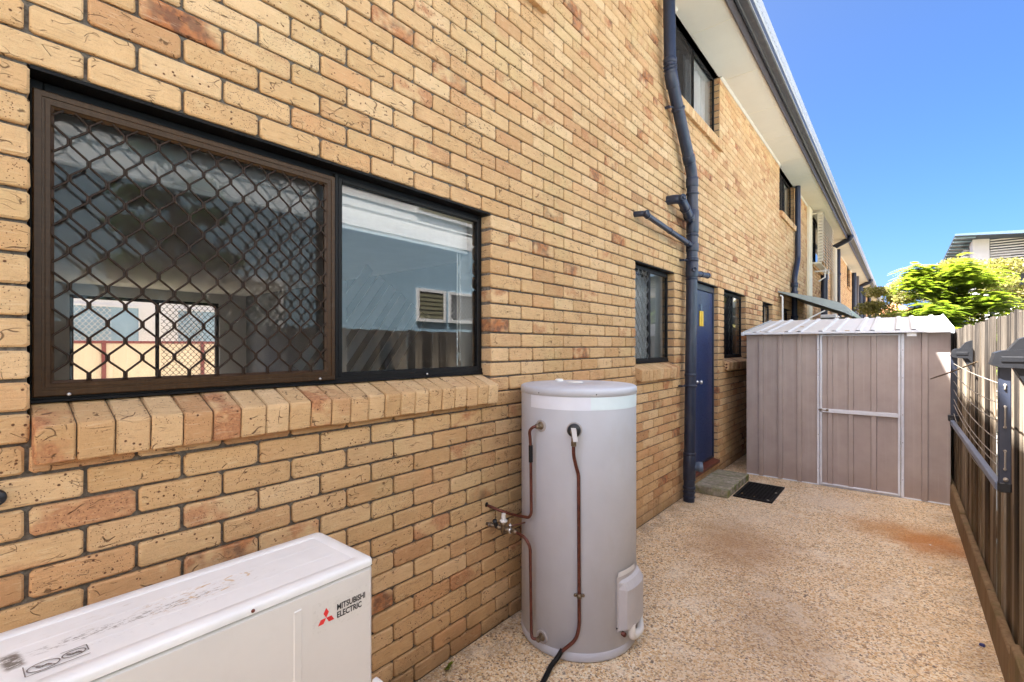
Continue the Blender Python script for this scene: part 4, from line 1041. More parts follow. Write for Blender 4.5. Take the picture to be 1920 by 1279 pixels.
# ------------------------------------------------------------------ outdoor air conditioner
AX0, AX1, AY0, AY1, AZ0, AZ1 = .123, .477, .03, .923, .10, .942
ac = thing('air_conditioner', (.3, .48, 0), 'white outdoor air conditioner with red logo below the large window', 'air conditioner')
m = MB(); m.bbox(AX0 + .004, AX1 - .002, AY0 + .004, AY1 - .003, AZ0, AZ1 - .024, .012)
m.build('casing', M['ac'], ac)
def lid_mesh():
    m = MB(); b = .014
    # stepped rim rings over rounded rectangle, inner field slightly sunk with two pressed ribs
    def rr(ins, z, rad, n=5):
        x0, x1, y0, y1 = AX0 + ins, AX1 - ins, AY0 + ins, AY1 - ins; out = []
        for (cx, cy, s) in ((x1 - rad, y0 + rad, -90), (x1 - rad, y1 - rad, 0), (x0 + rad, y1 - rad, 90), (x0 + rad, y0 + rad, 180)):
            for k in range(n + 1): a = R(s + 90 * k / n); out.append((cx + rad * math.cos(a), cy + rad * math.sin(a), z))
        return out
    rings = [rr(0, AZ1 - .024, .022), rr(0, AZ1 - .010, .022), rr(.003, AZ1 - .004, .021), rr(.009, AZ1, .018), rr(.046, AZ1, .012), rr(.049, AZ1 - .0022, .011)]
    n = len(rings[0]); v = [p for r_ in rings for p in r_]
    m.add(v, [(i * n + j, i * n + (j + 1) % n, (i + 1) * n + (j + 1) % n, (i + 1) * n + j) for i in range(len(rings) - 1) for j in range(n)], True)
    m.add(rings[-1], [tuple(range(n))])
    for x in (.235, .335): m.bbox(x - .012, x + .012, AY0 + .07, AY1 - .07, AZ1 - .006, AZ1 - .0019, .0015)
    return m
lo = lid_mesh().build('lid', M['lid'], ac)
m = MB(); m.box(AX1 - .010, AX1 - .0035, AY0 + .006, AY1 - .006, AZ1 - .0262, AZ1 - .0236); m.build('lid_seam', M['ink'], ac)
m = MB(); m.lathe((AX1, .541, AZ1 - .014), [(.0045, 0), (.0052, .002), (.004, .0045), (0, .005)], (1, 0, 0), 12); m.build('screw', M['copper'], ac)
m = MB(); m.bbox(AX1 - .008, AX1 + .0006, .651, .679, .20, .876, .004); m.build('pressed_rib', M['ac'], ac)
m = MB(); m.bbox(AX1 - .004, AX1 - .0012, .715, .915, .15, .16, .001); m.box(AX0 + .05, AX1 - .05, AY0 + .08, AY0 + .13, 0, AZ0); m.box(AX0 + .05, AX1 - .05, AY1 - .15, AY1 - .10, 0, AZ0); m.build('foot', M['steel'], ac)
m = MB(); m.bbox(AX1 - .012, AX1 + .03, .917, .940, .25, .535, .006); m.build('side_handle', M['ac'], ac)
XL = AX1 - .0012
m = MB(); m.add([(XL, .708, .777), (XL, .908, .772), (XL, .907, .862), (XL, .709, .870)], [(0, 1, 2, 3)]); sk = m.build('logo_sticker', M['sticker'], ac)
def diamonds(mb, x, cy, cz, s):
    """three rhombi meeting at the centre"""
    for ang in (90, 210, 330):
        u = Vector((0, math.cos(R(ang)), math.sin(R(ang)))); a_ = R(60 if ang != 90 else 60)
        h = s; wd = s * .5774
        d1 = Vector((0, math.cos(R(ang + 30)), math.sin(R(ang + 30)))) * s * .9; d2 = Vector((0, math.cos(R(ang - 30)), math.sin(R(ang - 30)))) * s * .9
        c0 = Vector((x, cy, cz)); mb.add([c0, c0 + d2, c0 + d1 + d2, c0 + d1], [(0, 1, 2, 3)])
m = MB(); diamonds(m, XL + .0008, .752, .815, .0195); m.build('logo', M['red'], sk)
def lettering(txt, size, y, z, x, mat, parent, bold=.0, name='lettering', up=(0, 0, 1), right=(0, 1, 0), xs=1.):
    cu = bpy.data.curves.new(name, 'FONT'); cu.body = txt; cu.size = size; cu.offset = bold; cu.resolution_u = 3; cu.space_character = .98
    ob = bpy.data.objects.new('tmp', cu); COL.objects.link(ob)
    me = bpy.data.meshes.new_from_object(ob.evaluated_get(bpy.context.evaluated_depsgraph_get())); bpy.data.objects.remove(ob)
    me.materials.clear(); me.materials.append(mat)
    Rv, Uv = Vector(right), Vector(up); o = Vector((x, y, z))
    for vv in me.vertices: vv.co = o + Rv * vv.co.x * xs + Uv * vv.co.y
    return link(name, me, parent)
lettering('MITSUBISHI', .0255, .787, .8225, XL + .0008, M['ink'], sk, .0007, xs=.80)
lettering('ELECTRIC', .0255, .787, .7985, XL + .0008, M['ink'], sk, .0007, xs=.80)
# warning print on the lid: two faded pictograms in a box
m = MB(); z = AZ1 + .0006
def flat_line(mb, pts, w):
    for p, q in zip(pts, pts[1:]):
        p, q = Vector((*p, z)), Vector((*q, z)); t = (q - p).normalized(); n = Vector((-t.y, t.x, 0)) * w
        mb.add([p - n, q - n, q + n, p + n], [(0, 1, 2, 3)])
bx0, bx1, by0, by1 = .352, .400, .118, .222
flat_line(m, [(bx0, by0), (bx1, by0), (bx1, by1)], .0011); flat_line(m, [(bx0, by0 + .06), (bx0, by1), (bx0 + .03, by1)], .0011)
for (cx, cy, rx, ry) in ((.377, .148, .018, .026), (.372, .198, .014, .020)):
    flat_line(m, [(cx + rx * math.cos(a * .3), cy + ry * math.sin(a * .3)) for a in range(22)], .0014)
    flat_line(m, [(cx - rx * .7, cy - ry * .7), (cx + rx * .7, cy + ry * .7)], .0013)
    flat_line(m, [(cx - .004, cy - .012), (cx + .004, cy - .004), (cx - .002, cy + .006), (cx + .006, cy + .012)], .002)
m.build('warning_print', M['faded_ink'], lo)

# ------------------------------------------------------------------ garden shed
SX0, SX1, SY, SZ = .288, 2.219, 6.633, 1.80
sh = thing('garden_shed', (1.25, 6.633, 0), 'mushroom coloured ribbed metal garden shed with white trimmed door', 'shed')
def ribbed(mb, x0, x1, y, z0, z1, ribs, hr=.010, w=.032, sl=.006, flip=1):
    pr = [(x0, y)]
    for c in ribs:
        if c - w - sl < x0 + .004 or c + w + sl > x1 - .004: continue
        pr += [(c - w - sl, y), (c - w, y - hr * flip), (c + w, y - hr * flip), (c + w + sl, y)]
    pr.append((x1, y))
    v = [(x, yy, z) for z in (z0, z1) for x, yy in pr]; n = len(pr)
    mb.add(v, [(i, i + 1, n + i + 1, n + i) for i in range(n - 1)])
RB = [.460, .675, .878]
m = MB(); ribbed(m, SX0, 1.062, SY, .012, SZ, RB, .024, .022); m.build('front_panel', M['shed'], sh)
m = MB(); ribbed(m, 1.842, SX1, SY, .012, SZ, [2.02], .024, .022); m.build('front_panel', M['shed'], sh)
m = MB(); m.box(1.05, 1.85, SY + .03, SY + .035, .01, SZ); m.build('door_opening', M['ink'], sh) if False else None
# side and back walls
def ribbed_y(mb, x, y0, y1, z0, z1, sgn):
    pr = [(x, y0)]; c = y0 + .16
    while c < y1 - .08: pr += [(x, c - .035), (x + sgn * .012, c - .025), (x + sgn * .012, c + .025), (x, c + .035)]; c += .21
    pr.append((x, y1)); n = len(pr); v = [(a_, b_, z) for z in (z0, z1) for a_, b_ in pr]
    mb.add(v, [(i, i + 1, n + i + 1, n + i) for i in range(n - 1)])
for x, s_ in ((SX0, -1), (SX1, 1)):
    m = MB(); ribbed_y(m, x, SY, 9.95, .012, SZ, s_); m.add([(x, SY, SZ - .002), (x, 9.95, SZ - .002), (x, 8.3, 2.03)], [(0, 1, 2)]); m.build('side_panel', M['shed'], sh)
m = MB(); m.box(SX0, SX1, 9.94, 9.95, .012, SZ); m.build('back_panel', M['shed'], sh)
# roof sheets with raised ribs running down the slope
def roof_sheet(y0, z0, y1, z1):
    m = MB(); pr = [(SX0 - .035, 0)]; xs = [.40, .53, .75, .88, 1.10, 1.23, 1.45, 1.58, 1.80, 1.93, 2.13]
    for c in xs: pr += [(c - .032, 0), (c - .016, .016), (c + .016, .016), (c + .032, 0)]
    pr.append((SX1 + .012, 0)); n = len(pr)
    v = [(x, y0, z0 + h) for x, h in pr] + [(x, y1, z1 + h) for x, h in pr]
    m.add(v, [(i, i + 1, n + i + 1, n + i) for i in range(n - 1)]); return m
m = roof_sheet(6.545, 1.806, 8.30, 2.036); ro = m.build('roof_sheet', M['shed_roof'], sh)
m = MB()
for (x, y) in ((.415, 6.72), (.535, 6.95), (1.35, 6.62), (.82, 7.2)): m.prism([(y - .02, 1.806 + (y - 6.545) * .131 + .002), (y + .02, 1.806 + (y - 6.545) * .131 + .004), (y, 1.806 + (y - 6.545) * .131 + .010)], 0, x - .022, x + .022)
m.build('leaf_scrap', M['dry_leaf'], ro)
m = roof_sheet(10.04, 1.806, 8.30, 2.034); m.build('roof_sheet', M['shed_roof'], sh)
m = MB(); m.bbox(SX0 - .022, SX1 + .0, 6.538, 6.556, 1.786, 1.812, .003); m.build('eave_trim', M['shed_trim'], sh)
for x in (SX0 - .03, SX1 + .012): m = MB(); m.bbox(x - .012, x + .016, 6.53, 6.60, 1.775, 1.818, .003); m.add([(x - .012, 6.545, 1.806), (x + .014, 6.545, 1.83), (x + .014, 8.3, 2.062), (x - .012, 8.3, 2.036)], [(0, 1, 2, 3)]); m.build('barge_trim', M['shed_trim'], sh)
m = MB(); m.box(SX0 + .01, SX1 - .01, 8.28, 8.32, 2.02, 2.04); m.build('ridge_shadow_cap', M['black_pl'], sh) if False else None
m = MB(); m.bbox(1.058, 1.083, SY - .020, SY + .01, 0.004, SZ - .02, .003); m.bbox(1.826, 1.852, SY - .020, SY + .01, .004, SZ - .02, .003)
m.build('door_jamb', M['shed_trim'], sh)
m = MB(); m.bbox(SX0, SX1, SY - .008, SY + .006, .0, .014, .002); m.build('base_rail', M['shed_trim'], sh)
dsh = MB(); ribbed(dsh, 1.092, 1.818, SY - .004, .03, SZ - .03, [1.092 + .095, 1.092 + .292, 1.092 + .500], .019, .022)
dm = dsh.build('door', M['shed'], sh)
m = MB(); m.bbox(1.088, 1.108, SY - .034, SY - .002, .022, SZ - .022, .003); m.bbox(1.800, 1.822, SY - .026, SY - .002, .022, SZ - .022, .003)
m.bbox(1.108, 1.800, SY - .0255, SY - .003, SZ - .040, SZ - .022, .002); m.bbox(1.108, 1.800, SY - .0255, SY - .003, .022, .040, .002)
m.build('door_frame', M['shed_trim'], dm)
m = MB(); m.bbox(1.106, 1.802, SY - .035, SY - .012, .868, .912, .003); m.build('door_rail', M['shed_trim'], dm)
m = MB(); m.tube([(1.075, SY - .032, .895), (1.165, SY - .034, .893)], .006, 8); m.bbox(1.085, 1.12, SY - .034, SY - .024, .878, .912, .002); m.bbox(1.145, 1.175, SY - .036, SY - .024, .880, .908, .002); m.tube(arc((1.10, SY - .036, .882), .012, 0, math.pi, 6, (1, 0, 0), (0, 0, -1)), .003, 6); m.build('latch', M['brass'], dm)
m = MB()
for z_ in (.33, .55, 1.45): m.tube([(1.824, SY - .028, z_), (1.824, SY - .028, z_ + .09)], .005, 8)
m.build('hinge', M['steel'], dm)
m = MB()
for z_ in (.2, .6, .9, 1.3, 1.6):
    for x_ in (1.07, 1.84): m.lathe((x_, SY - .020, z_), [(.004, 0), (.003, .002), (0, .003)], (0, -1, 0), 8)
m.build('screw', M['brass'], sh)
m = MB(); m.bbox(1.872, 1.955, SY - .006, SY - .001, 1.748, 1.786, .001); m.build('label', M['steel'], sh)

# ------------------------------------------------------------------ paling fence
FX = 2.262
fe = thing('paling_fence', (2.27, 4, 0), 'weathered grey brown timber paling fence along the courtyard', 'fence')
fr_ = random.Random(11)
y = -4.0; npal = 0; allp = []
while y < 14.0:
    wd = fr_.choice((.085, .095, .10, .10, .105, .115)); allp.append((y, y + wd - fr_.choice((.002, .003, .005, .009)))); y += wd
vis = sorted([p for p in allp if 2.6 < p[0] < 8], key=lambda p: p[0])[:200]
for (a, b) in allp:
    m = MB(); m.rv = fr_.uniform(.01, 1); t = fr_.uniform(-.004, .004); lean = fr_.uniform(-.006, .006); zt = 1.814 + fr_.uniform(-.009, .009); x0 = FX + fr_.choice((-.004, .002, .008, .014, .018)) + fr_.uniform(-.003, .003)
    n = 4; v = []
    prof = [(x0 + .002, a), (x0, a + .004), (x0 + fr_.uniform(-.002, .002), (a + b) / 2), (x0, b - .004), (x0 + .002, b), (x0 + .016, b), (x0 + .016, a)]
    k = len(prof)
    for zz in (.02, zt):
        for j, (xx, yy) in enumerate(prof): v.append((xx, yy + (lean if zz > 1 else 0), zz + (fr_.uniform(-.004, .004) if zz > 1 else 0)))
    m.add(v, [(j, (j + 1) % k, k + (j + 1) % k, k + j)[::-1] for j in range(k)]); m.add(v, [tuple(range(k, 2 * k))[::-1], tuple(range(k))])
    m.build('paling', M['paling'], fe)
for y0, y1 in ((-4, -1.6), (-1.6, .8), (.8, 3.2), (3.2, 5.6), (5.6, 8.0), (8, 10.4), (10.4, 14)):
    m = MB(); m.rv = fr_.uniform(.1, 1)
    dx = fr_.uniform(-.004, .004)
    m.bbox(2.218 + dx, 2.256, y0 + .003, y1 - .003, -.01, .205 + fr_.uniform(-.008, .012) + (.05 if y1 < 4 else 0), .006); m.build('plinth_board', M['plinth'], fe)
for z_ in (.45, 1.55):
    m = MB(); m.rv = fr_.uniform(.1, 1); m.bbox(2.283, 2.33, -4, 14, z_, z_ + .075, .003); m.build('rail', M['plinth'], fe)
for y_ in np.arange(-3.6, 14, 2.4): m = MB(); m.rv = fr_.uniform(.1, 1); m.bbox(2.33, 2.43, y_ - .05, y_ + .05, 0, 1.78, .005); m.build('post', M['plinth'], fe)

# ------------------------------------------------------------------ folding clothes airer on the fence
ai = thing('clothes_airer', (2.2, 4.1, 1.0), 'navy folding clothes airer hanging down on the timber fence', 'clothes airer')
NY, FY = 3.0, 5.22
def head(yc, hy):
    m = MB()
    body = [(2.135, 1.560), (2.147, 1.612), (2.170, 1.622), (2.262, 1.630), (2.262, 1.500), (2.235, 1.545), (2.160, 1.548)]
    m.prism([(yc_, z_) for z_, yc_ in [(0, 0)]] if False else [(z_, x_) for x_, z_ in body], 1, yc - hy, yc + hy)
    cap = [(2.190, 1.624), (2.222, 1.672), (2.262, 1.690), (2.262, 1.628)]
    m.prism([(z_, x_) for x_, z_ in cap], 1, yc - hy * .72, yc + hy * .72)
    foot = [(2.205, 1.548), (2.262, 1.43), (2.262, 1.548)]
    m.prism([(z_, x_) for x_, z_ in foot], 1, yc - hy * .7, yc + hy * .7)
    m.bbox(2.165, 2.235, yc - hy - .004, yc - hy + .002, 1.572, 1.596, .002)
    return m.build('bracket', M['black_pl'], ai)
head(NY + .01, .05); head(FY, .05)
def arm(yc, x0, x1, z0, z1):
    m = MB(); m.bbox(x0, x1, yc - .014, yc + .014, z0, z1, .003); o = m.build('arm', M['navy_steel'], ai)
    e = MB(); e.bbox(x0 - .002, x1 + .002, yc - .017, yc + .017, z0 - .035, z0 + .012, .006); e.build('end_cap', M['black_pl'], o); return o
a1_ = arm(NY, 2.160, 2.200, 1.03, 1.56); a2_ = arm(FY, 2.136, 2.176, 1.03, 1.56)
m = MB()
pz = [1.475, 1.40, 1.335, 1.26, 1.19, 1.14]
for k, z_ in enumerate((1.47, 1.375, 1.285, 1.18, 1.10)):
    m.lathe((2.18, NY - .014, z_), [(.006, 0), (.006, .004), (0, .005)], (0, -1, 0), 8)
for za, zb in ((1.47, 1.45), (1.375, 1.29), (1.175, 1.095)): m.tube(bend([(2.18, NY - .010, za), (2.18, NY - .019, za), (2.18, NY - .019, zb), (2.18, NY - .010, zb)], .006, 3), .0032, 6)
m.lathe((2.182, NY - .014, 1.055), [(.009, 0), (.009, .006), (.004, .007), (.004, .014), (0, .014)], (0, -1, 0), 8)
m.build('line_hook', M['cord'], a1_)
m = MB(); v0 = Vector((2.165, NY + .014, 1.015)); v1 = Vector((2.145, FY - .01, 1.03))
m.bbox(-.013, .013, 0, 1, -.017, .017, .003)
mt = Matrix(((1, v1.x - v0.x, 0, v0.x), (0, v1.y - v0.y, 0, v0.y), (0, v1.z - v0.z, 1, v0.z), (0, 0, 0, 1)))
m.xform(mt); m.build('front_bar', M['skylit_steel'], ai)
for k, (zn, zf, sag) in enumerate(((1.47, 1.50, .010), (1.385, 1.43, .04), (1.30, 1.36, .045), (1.21, 1.29, .05), (1.13, 1.215, .055), (1.09, 1.17, .05), (1.045, 1.10, .12))):
    m = MB(); pts = []
    for i in range(15):
        t = i / 14; pts.append((2.178 * (1 - t) + 2.155 * t, NY + .01 + (FY - NY - .02) * t, zn + (zf - zn) * t - sag * 4 * t * (1 - t)))
    m.tube(pts, .0024, 5); m.build('line', M['cord'], ai)
m = MB(); m.tube([(2.25, 4.75, 1.53), (2.14, 5.12, 1.44), (2.03, 5.55, 1.355)], .006, 8); m.build('prop_rod', M['brass'], ai)
m = MB(); m.bbox(2.12, 2.185, FY - .03, FY + .03, 1.035, 1.085, .006); m.tube([(2.14, FY - .03, 1.06), (2.135, FY - .06, 1.02), (2.14, FY - .05, .98)], .007, 6); m.build('pivot', M['black_pl'], a2_)

# ------------------------------------------------------------------ step, mat and litter
m = MB(); x0, x1, y0, y1, zt = .022, .390, 5.405, 6.30, .086
n = 22; v = []; sr = random.Random(5)
sp_ = thing('door_step', (.2, 5.85, 0), 'mossy concrete block step below the navy door', 'step')
for k, (p, q) in enumerate(((5.405, 5.626), (5.629, 5.851), (5.854, 6.075), (6.078, 6.30))):
    m = MB(); m.bbox(x0 + sr.uniform(-.004, .004), x1 + sr.uniform(-.006, .004), p, q, 0, zt + sr.uniform(-.003, .003), .008); m.build('paver', M['step'], sp_)
mt_ = thing('door_mat', (.58, 5.85, 0), 'black rubber grid door mat in front of the mossy step', 'mat')
m = MB(); ang = R(-1)
m.bbox(.405, .790, 5.52, 5.56, .001, .014, .003); m.bbox(.405, .790, 6.18, 6.22, .001, .014, .003); m.bbox(.405, .435, 5.56, 6.18, .001, .0138, .003); m.bbox(.760, .790, 5.56, 6.18, .001, .0138, .003)
m.build('border', M['rubber'], mt_)
m = MB()
for k in range(20): yy = 5.575 + k * .031; m.box(.433, .762, yy, yy + .012, .002, .011)
for k in range(9): xx = .450 + k * .036; m.box(xx, xx + .012, 5.55, 6.19, .002, .0095)
m.build('grid', M['rubber'], mt_)
lr = random.Random(21)
def dry_leaf(x, y, z, L, mat, label, name='fallen_leaf', cat='leaf', group=None):
    m = MB(); a = lr.uniform(0, 6.28); ca, sa = math.cos(a), math.sin(a); v = []
    for (u, w_, h) in ((-.5, 0, 0), (-.2, .22, .12), (.2, .2, .16), (.5, 0, .05), (.2, -.2, .14), (-.2, -.22, .1), (0, 0, .03)):
        v.append((x + (u * ca - w_ * sa) * L, y + (u * sa + w_ * ca) * L, z + .002 + h * L))
    m.add(v, [(6, 0, 1), (6, 1, 2), (6, 2, 3), (6, 3, 4), (6, 4, 5), (6, 5, 0)]); return m.build(name, mat, label=label, cat=cat, group=group)
for (x, y, L_, lb) in ((.47, 5.66, .03, 'pale leaf scrap on the black mat close to the step corner'), (.60, 5.62, .026, 'small leaf scrap on the middle of the front edge of the black mat'),
                       (.76, 5.90, .036, 'brownish leaf scrap on the far outer edge of the black mat'), (.74, 5.57, .034, 'pale leaf scrap on the front outer corner of the black mat')):
    dry_leaf(x, y, .012, L_, M['pale_leaf'] if L_ > .03 else M['dry_leaf'], lb)
dry_leaf(1.995, 4.662, 0, .05, M['pale_leaf'], 'pale dry leaf on the paving near the rust stain')
dry_leaf(2.01, 5.2, 0, .04, M['pale_leaf'], 'small pale leaf on the orange rust stain')
dry_leaf(1.05, 3.408, 0, .022, M['red_bit'], 'tiny red scrap on the middle of the paving', 'red_scrap', 'scrap')
m = MB(); m.lathe((2.17, 3.64, .0), [(.0, .012), (.010, .010), (.014, .004), (.014, 0)], (0, 0, 1), 7, False); m.build('blue_scrap', M['blue_bit'], label='navy blue scrap on the paving beside the fence plinth', cat='scrap')
wd_ = thing('weed', (.035, 1.65, 0), 'tiny green weed sprouting where the brick wall meets the paving', 'weed')
for k in range(9):
    m = MB(); a = lr.uniform(-1.4, 1.4); L = lr.uniform(.03, .06); e = lr.uniform(.3, 1.)
    b_ = Vector((.035, 1.65, 0)); dv = Vector((math.cos(a) * .8, math.sin(a), e)).normalized() * L; s_ = Vector((-dv.y, dv.x, 0)).normalized() * L * .22
    m.rv = lr.uniform(.3, .8); m.add([b_, b_ + dv * .5 + s_, b_ + dv, b_ + dv * .5 - s_], [(0, 1, 2, 3)]); m.build('leaf', M['lime'], wd_)

# ------------------------------------------------------------------ trees
def leaf_cloud(name, pts, size, mat, parent, seed, droop=.3):
    rs = np.random.RandomState(seed); n = len(pts)
    d = rs.normal(size=(n, 3)); d[:, 2] -= droop; d /= np.linalg.norm(d, axis=1)[:, None]
    e = rs.normal(size=(n, 3)); s = np.cross(d, e); s /= np.linalg.norm(s, axis=1)[:, None]
    L = (size * rs.uniform(.6, 1.4, n))[:, None]; W = L * .38
    v = np.empty((n, 4, 3)); v[:, 0] = pts - d * L * .5; v[:, 1] = pts + s * W * .5; v[:, 2] = pts + d * L * .5; v[:, 3] = pts - s * W * .5
    me = bpy.data.meshes.new(name); me.from_pydata(v.reshape(-1, 3).tolist(), [], np.arange(4 * n).reshape(n, 4).tolist())
    me.materials.append(mat); a = me.attributes.new('rnd', 'FLOAT', 'FACE'); a.data.foreach_set('value', rs.uniform(.02, 1, n).astype(np.float32)); me.update()
    return link(name, me, parent)
def limbs(mb, base, top, r0, n, spread, seed, h0=.35):
    rs = random.Random(seed); base, top = Vector(base), Vector(top); tips = []
    P = [base.lerp(top, t / 6) + Vector((rs.uniform(-1, 1), rs.uniform(-1, 1), 0)) * spread * .05 * (t > 0) for t in range(7)]
    mb.tube(P, [r0 * (1 - .85 * t / 6) for t in range(7)], 8)
    for k in range(n):
        t = h0 + (1 - h0) * (k + .5) / n; i = min(5, int(t * 6)); s = P[i].lerp(P[i + 1], t * 6 - i); a = k * 2.4 + rs.uniform(-.4, .4)
        L = spread * (1.05 - .65 * t) * rs.uniform(.75, 1.1); e = s + Vector((math.cos(a) * L, math.sin(a) * L, L * rs.uniform(.15, .55)))
        mid = s.lerp(e, .5) + Vector((0, 0, L * .1)); mb.tube([s, mid, e], [r0 * .4 * (1 - t * .6), r0 * .25, r0 * .06], 6); tips.append((s, mid, e))
    return tips
def cloud_tree(name, base, top, spread, label, mat, nclump, nleaf, size, seed, group=None, crown=None, flat=.55):
    t = thing(name, base, label, 'tree', group); m = MB(); tips = limbs(m, base, top, .09 * spread / 1.5, 14, spread, seed); m.build('trunk', M['bark'], t)
    rs = np.random.RandomState(seed); cl = []
    for (s, md, e) in tips:
        for q in (.45, .7, .9, 1.0): cl.append((np.array(md.lerp(e, (q - .4) / .6) if q > .4 else md), .26 * spread))
    cl.append((np.array(Vector(top)), .3 * spread)); pts = []
    while len(cl) < nclump:
        c, r = cl[rs.randint(len(tips))]; cl.append((c + rs.normal(size=3) * spread * .22, .2 * spread))
    for c, r in cl:
        k = nleaf // len(cl); r = r * rs.uniform(.6, 1.2); d = rs.normal(size=(k, 3)); d /= np.linalg.norm(d, axis=1)[:, None]
        pts.append(c + d * (r * rs.uniform(.2, 1, (k, 1)) ** .6) * np.array([1, 1, flat]))
    leaf_cloud('crown', np.concatenate(pts), size, mat, t, seed); return t
def frond_tree(name, base, top, spread, label, mat, nfrond, seed):
    """feathery tree: layered fronds of small paired leaflets"""
    t = thing(name, base, label, 'tree'); m = MB(); tips = limbs(m, base, top, .06, 26, spread, seed, .12); m.build('trunk', M['bark'], t)
    rs = np.random.RandomState(seed); pts = []; dirs = []; col = []
    for k in range(nfrond):
        s, md, e = tips[rs.randint(len(tips))]; q = rs.uniform(.15, 1.05); o = np.array(md.lerp(e, (q - .4) / .6) if q > .4 else s.lerp(md, q / .4)) + rs.normal(size=3) * .10
        a = rs.uniform(0, 6.28); out = np.array([math.cos(a), math.sin(a), rs.uniform(-.05, .4)]); out /= np.linalg.norm(out)
        L = rs.uniform(.18, .40); sd_ = np.array([-out[1], out[0], 0]); sd_ /= np.linalg.norm(sd_); cv = rs.uniform(.0, 1); base_r = rs.uniform(.0, .62) + (o[2] - base[2] - 1.6) * .16  # leaf tone rises with height, shade under the crown put into the colour
        for i in range(11):
            u = i / 10; c = o + out * L * u + np.array([0, 0, -.32 * L * u * u]); wd = .075 * (1 - .5 * u) + .015
            for sg in (-1, 1):
                tip = c + sd_ * sg * wd + out * .02 + np.array([0, 0, -.012]); w_ = out * .017
                pts += [c - w_, tip, c + w_]; col.append(min(1, max(.02, base_r + rs.uniform(-.08, .12))))
    me = bpy.data.meshes.new('crown'); n = len(col); me.from_pydata([tuple(p) for p in pts], [], [(3 * i, 3 * i + 1, 3 * i + 2) for i in range(n)])
    me.materials.append(mat); a = me.attributes.new('rnd', 'FLOAT', 'FACE'); a.data.foreach_set('value', np.array(col, dtype=np.float32)); me.update(); link('crown', me, t)
    return t
frond_tree('feathery_tree', (2.62, 13.6, -.1), (2.60, 13.6, 3.15), 1.5, 'bright lime green feathery tree rising behind the shed', M['lime'], 6500, 4)
cloud_tree('straw_tree', (3.3, 16.5, -.1), (3.4, 16.5, 3.55), 1.55, 'straw coloured bushy tree behind the lime green one, below the white house', M['straw'], 80, 30000, .085, 8)
cloud_tree('straw_tree', (1.75, 17.2, -.1), (1.8, 17.2, 3.35), 1.3, 'straw tinted bushy tree at the left behind the lime green one', M['straw'], 70, 22000, .085, 9)
cloud_tree('dark_tree', (1.10, 23, -.1), (1.10, 23, 2.8), .6, 'small dark green tree beside the far end of the brick block', M['dkleaf'], 30, 7000, .06, 12)
cloud_tree('dark_tree', (4.3, 18.6, -.1), (4.3, 18.6, 2.4), .9, 'dark shrub low behind the straw coloured tree next to the white wall', M['dkleaf'], 30, 7000, .06, 15)

cloud_tree('dark_tree', (4.45, 1.7, -.1), (4.45, 1.75, 3.9), .85, 'dark leafy tree beyond the fence, mirrored in the meshed half of the large window', M['dkleaf'], 40, 9000, .07, 19)
# ------------------------------------------------------------------ houses beyond
wh = thing('white_house', (5.6, 23, 0), 'white modern house with blue skillion roof and slatted balcony behind trees', 'house')
def ry(p): return p
HY = 23.0
k_ = HY / 25.0
m = MB(); m.box(3.76, 3.95, HY + .02, HY + 1.0, 0, 5.40); m.box(3.75, 4.17, HY - .02, HY + .02, 0, 5.36)
m.box(3.80, 9.5, HY + 2.6, HY + 2.7, 0, 5.4); m.box(3.4, 3.55, HY + 4.2, HY + 9, 0, 5.2); m.build('wall', M['white_paint'], wh)
m = MB(); RZ = 5.47
v = [(3.25, HY - .9, RZ), (10.5, HY - .9, RZ - .50), (10.5, HY + 12, RZ - .50), (3.25, HY + 12, RZ), (3.25, HY - .9, RZ - .05), (10.5, HY - .9, RZ - .72), (10.5, HY + 12, RZ - .72), (3.25, HY + 12, RZ - .05)]
m.add(v, [(0, 1, 2, 3), (7, 6, 5, 4), (0, 4, 5, 1), (1, 5, 6, 2), (2, 6, 7, 3), (3, 7, 4, 0)]); m.build('roof', M['slate_roof'], wh)
m = MB(); m.add([(3.24, HY - .915, RZ - .055), (10.5, HY - .915, RZ - .73), (10.5, HY - .915, RZ - .49), (3.24, HY - .915, RZ + .01)], [(0, 1, 2, 3)]); m.add([(3.24, HY - .901, RZ - .055), (10.5, HY - .901, RZ - .73), (10.5, HY - .901, RZ - .49), (3.24, HY - .901, RZ + .01)], [(3, 2, 1, 0)]); m.build('roof_fascia', M['blue_fascia'], wh)
for k in range(14):
    m = MB(); y_ = HY - .6 + k * .8; m.add([(3.26, y_, RZ - .06), (3.78, y_, RZ - .10), (3.78, y_ + .06, RZ - .10), (3.26, y_ + .06, RZ - .06), (3.26, y_, RZ - .10), (3.78, y_, RZ - .14), (3.78, y_ + .06, RZ - .14), (3.26, y_ + .06, RZ - .10)], [(4, 5, 6, 7), (0, 1, 5, 4), (2, 3, 7, 6), (0, 4, 7, 3)])
    m.build('eave_batten', M['clad_blue'], wh)
sb = MB(); sb.bbox(4.19, 9.0, HY - .012, HY + .012, -.022, .022, .003); slm = sb.mesh('slat', M['white_paint'])
for k in range(11): link('slat', slm, wh, loc=(0, 0, 4.40 + k * .088))
m = MB(); m.bbox(5.30, 5.36, HY - .03, HY + .03, 4.3, 5.3, .004); m.bbox(7.2, 7.26, HY - .03, HY + .03, 4.3, 5.3, .004); m.build('balcony_post', M['white_paint'], wh)
m = MB(); m.box(4.17, 9.2, HY - .05, HY + 2.6, 4.18, 4.32); m.build('balcony_floor', M['white_paint'], wh)
m = MB(); m.box(4.2, 9.2, HY + .9, HY + .95, 0.1, 4.18); m.box(5.0, 8, HY + 2.55, HY + 2.59, 4.4, 5.1); m.build('glazing', M['dk_glass'], wh)
sb = MB(); sb.bbox(3.60, 3.76, HY + 1.1, HY + 2.2, -.03, .03, .003); sl2 = sb.mesh('slat', M['white_paint'])
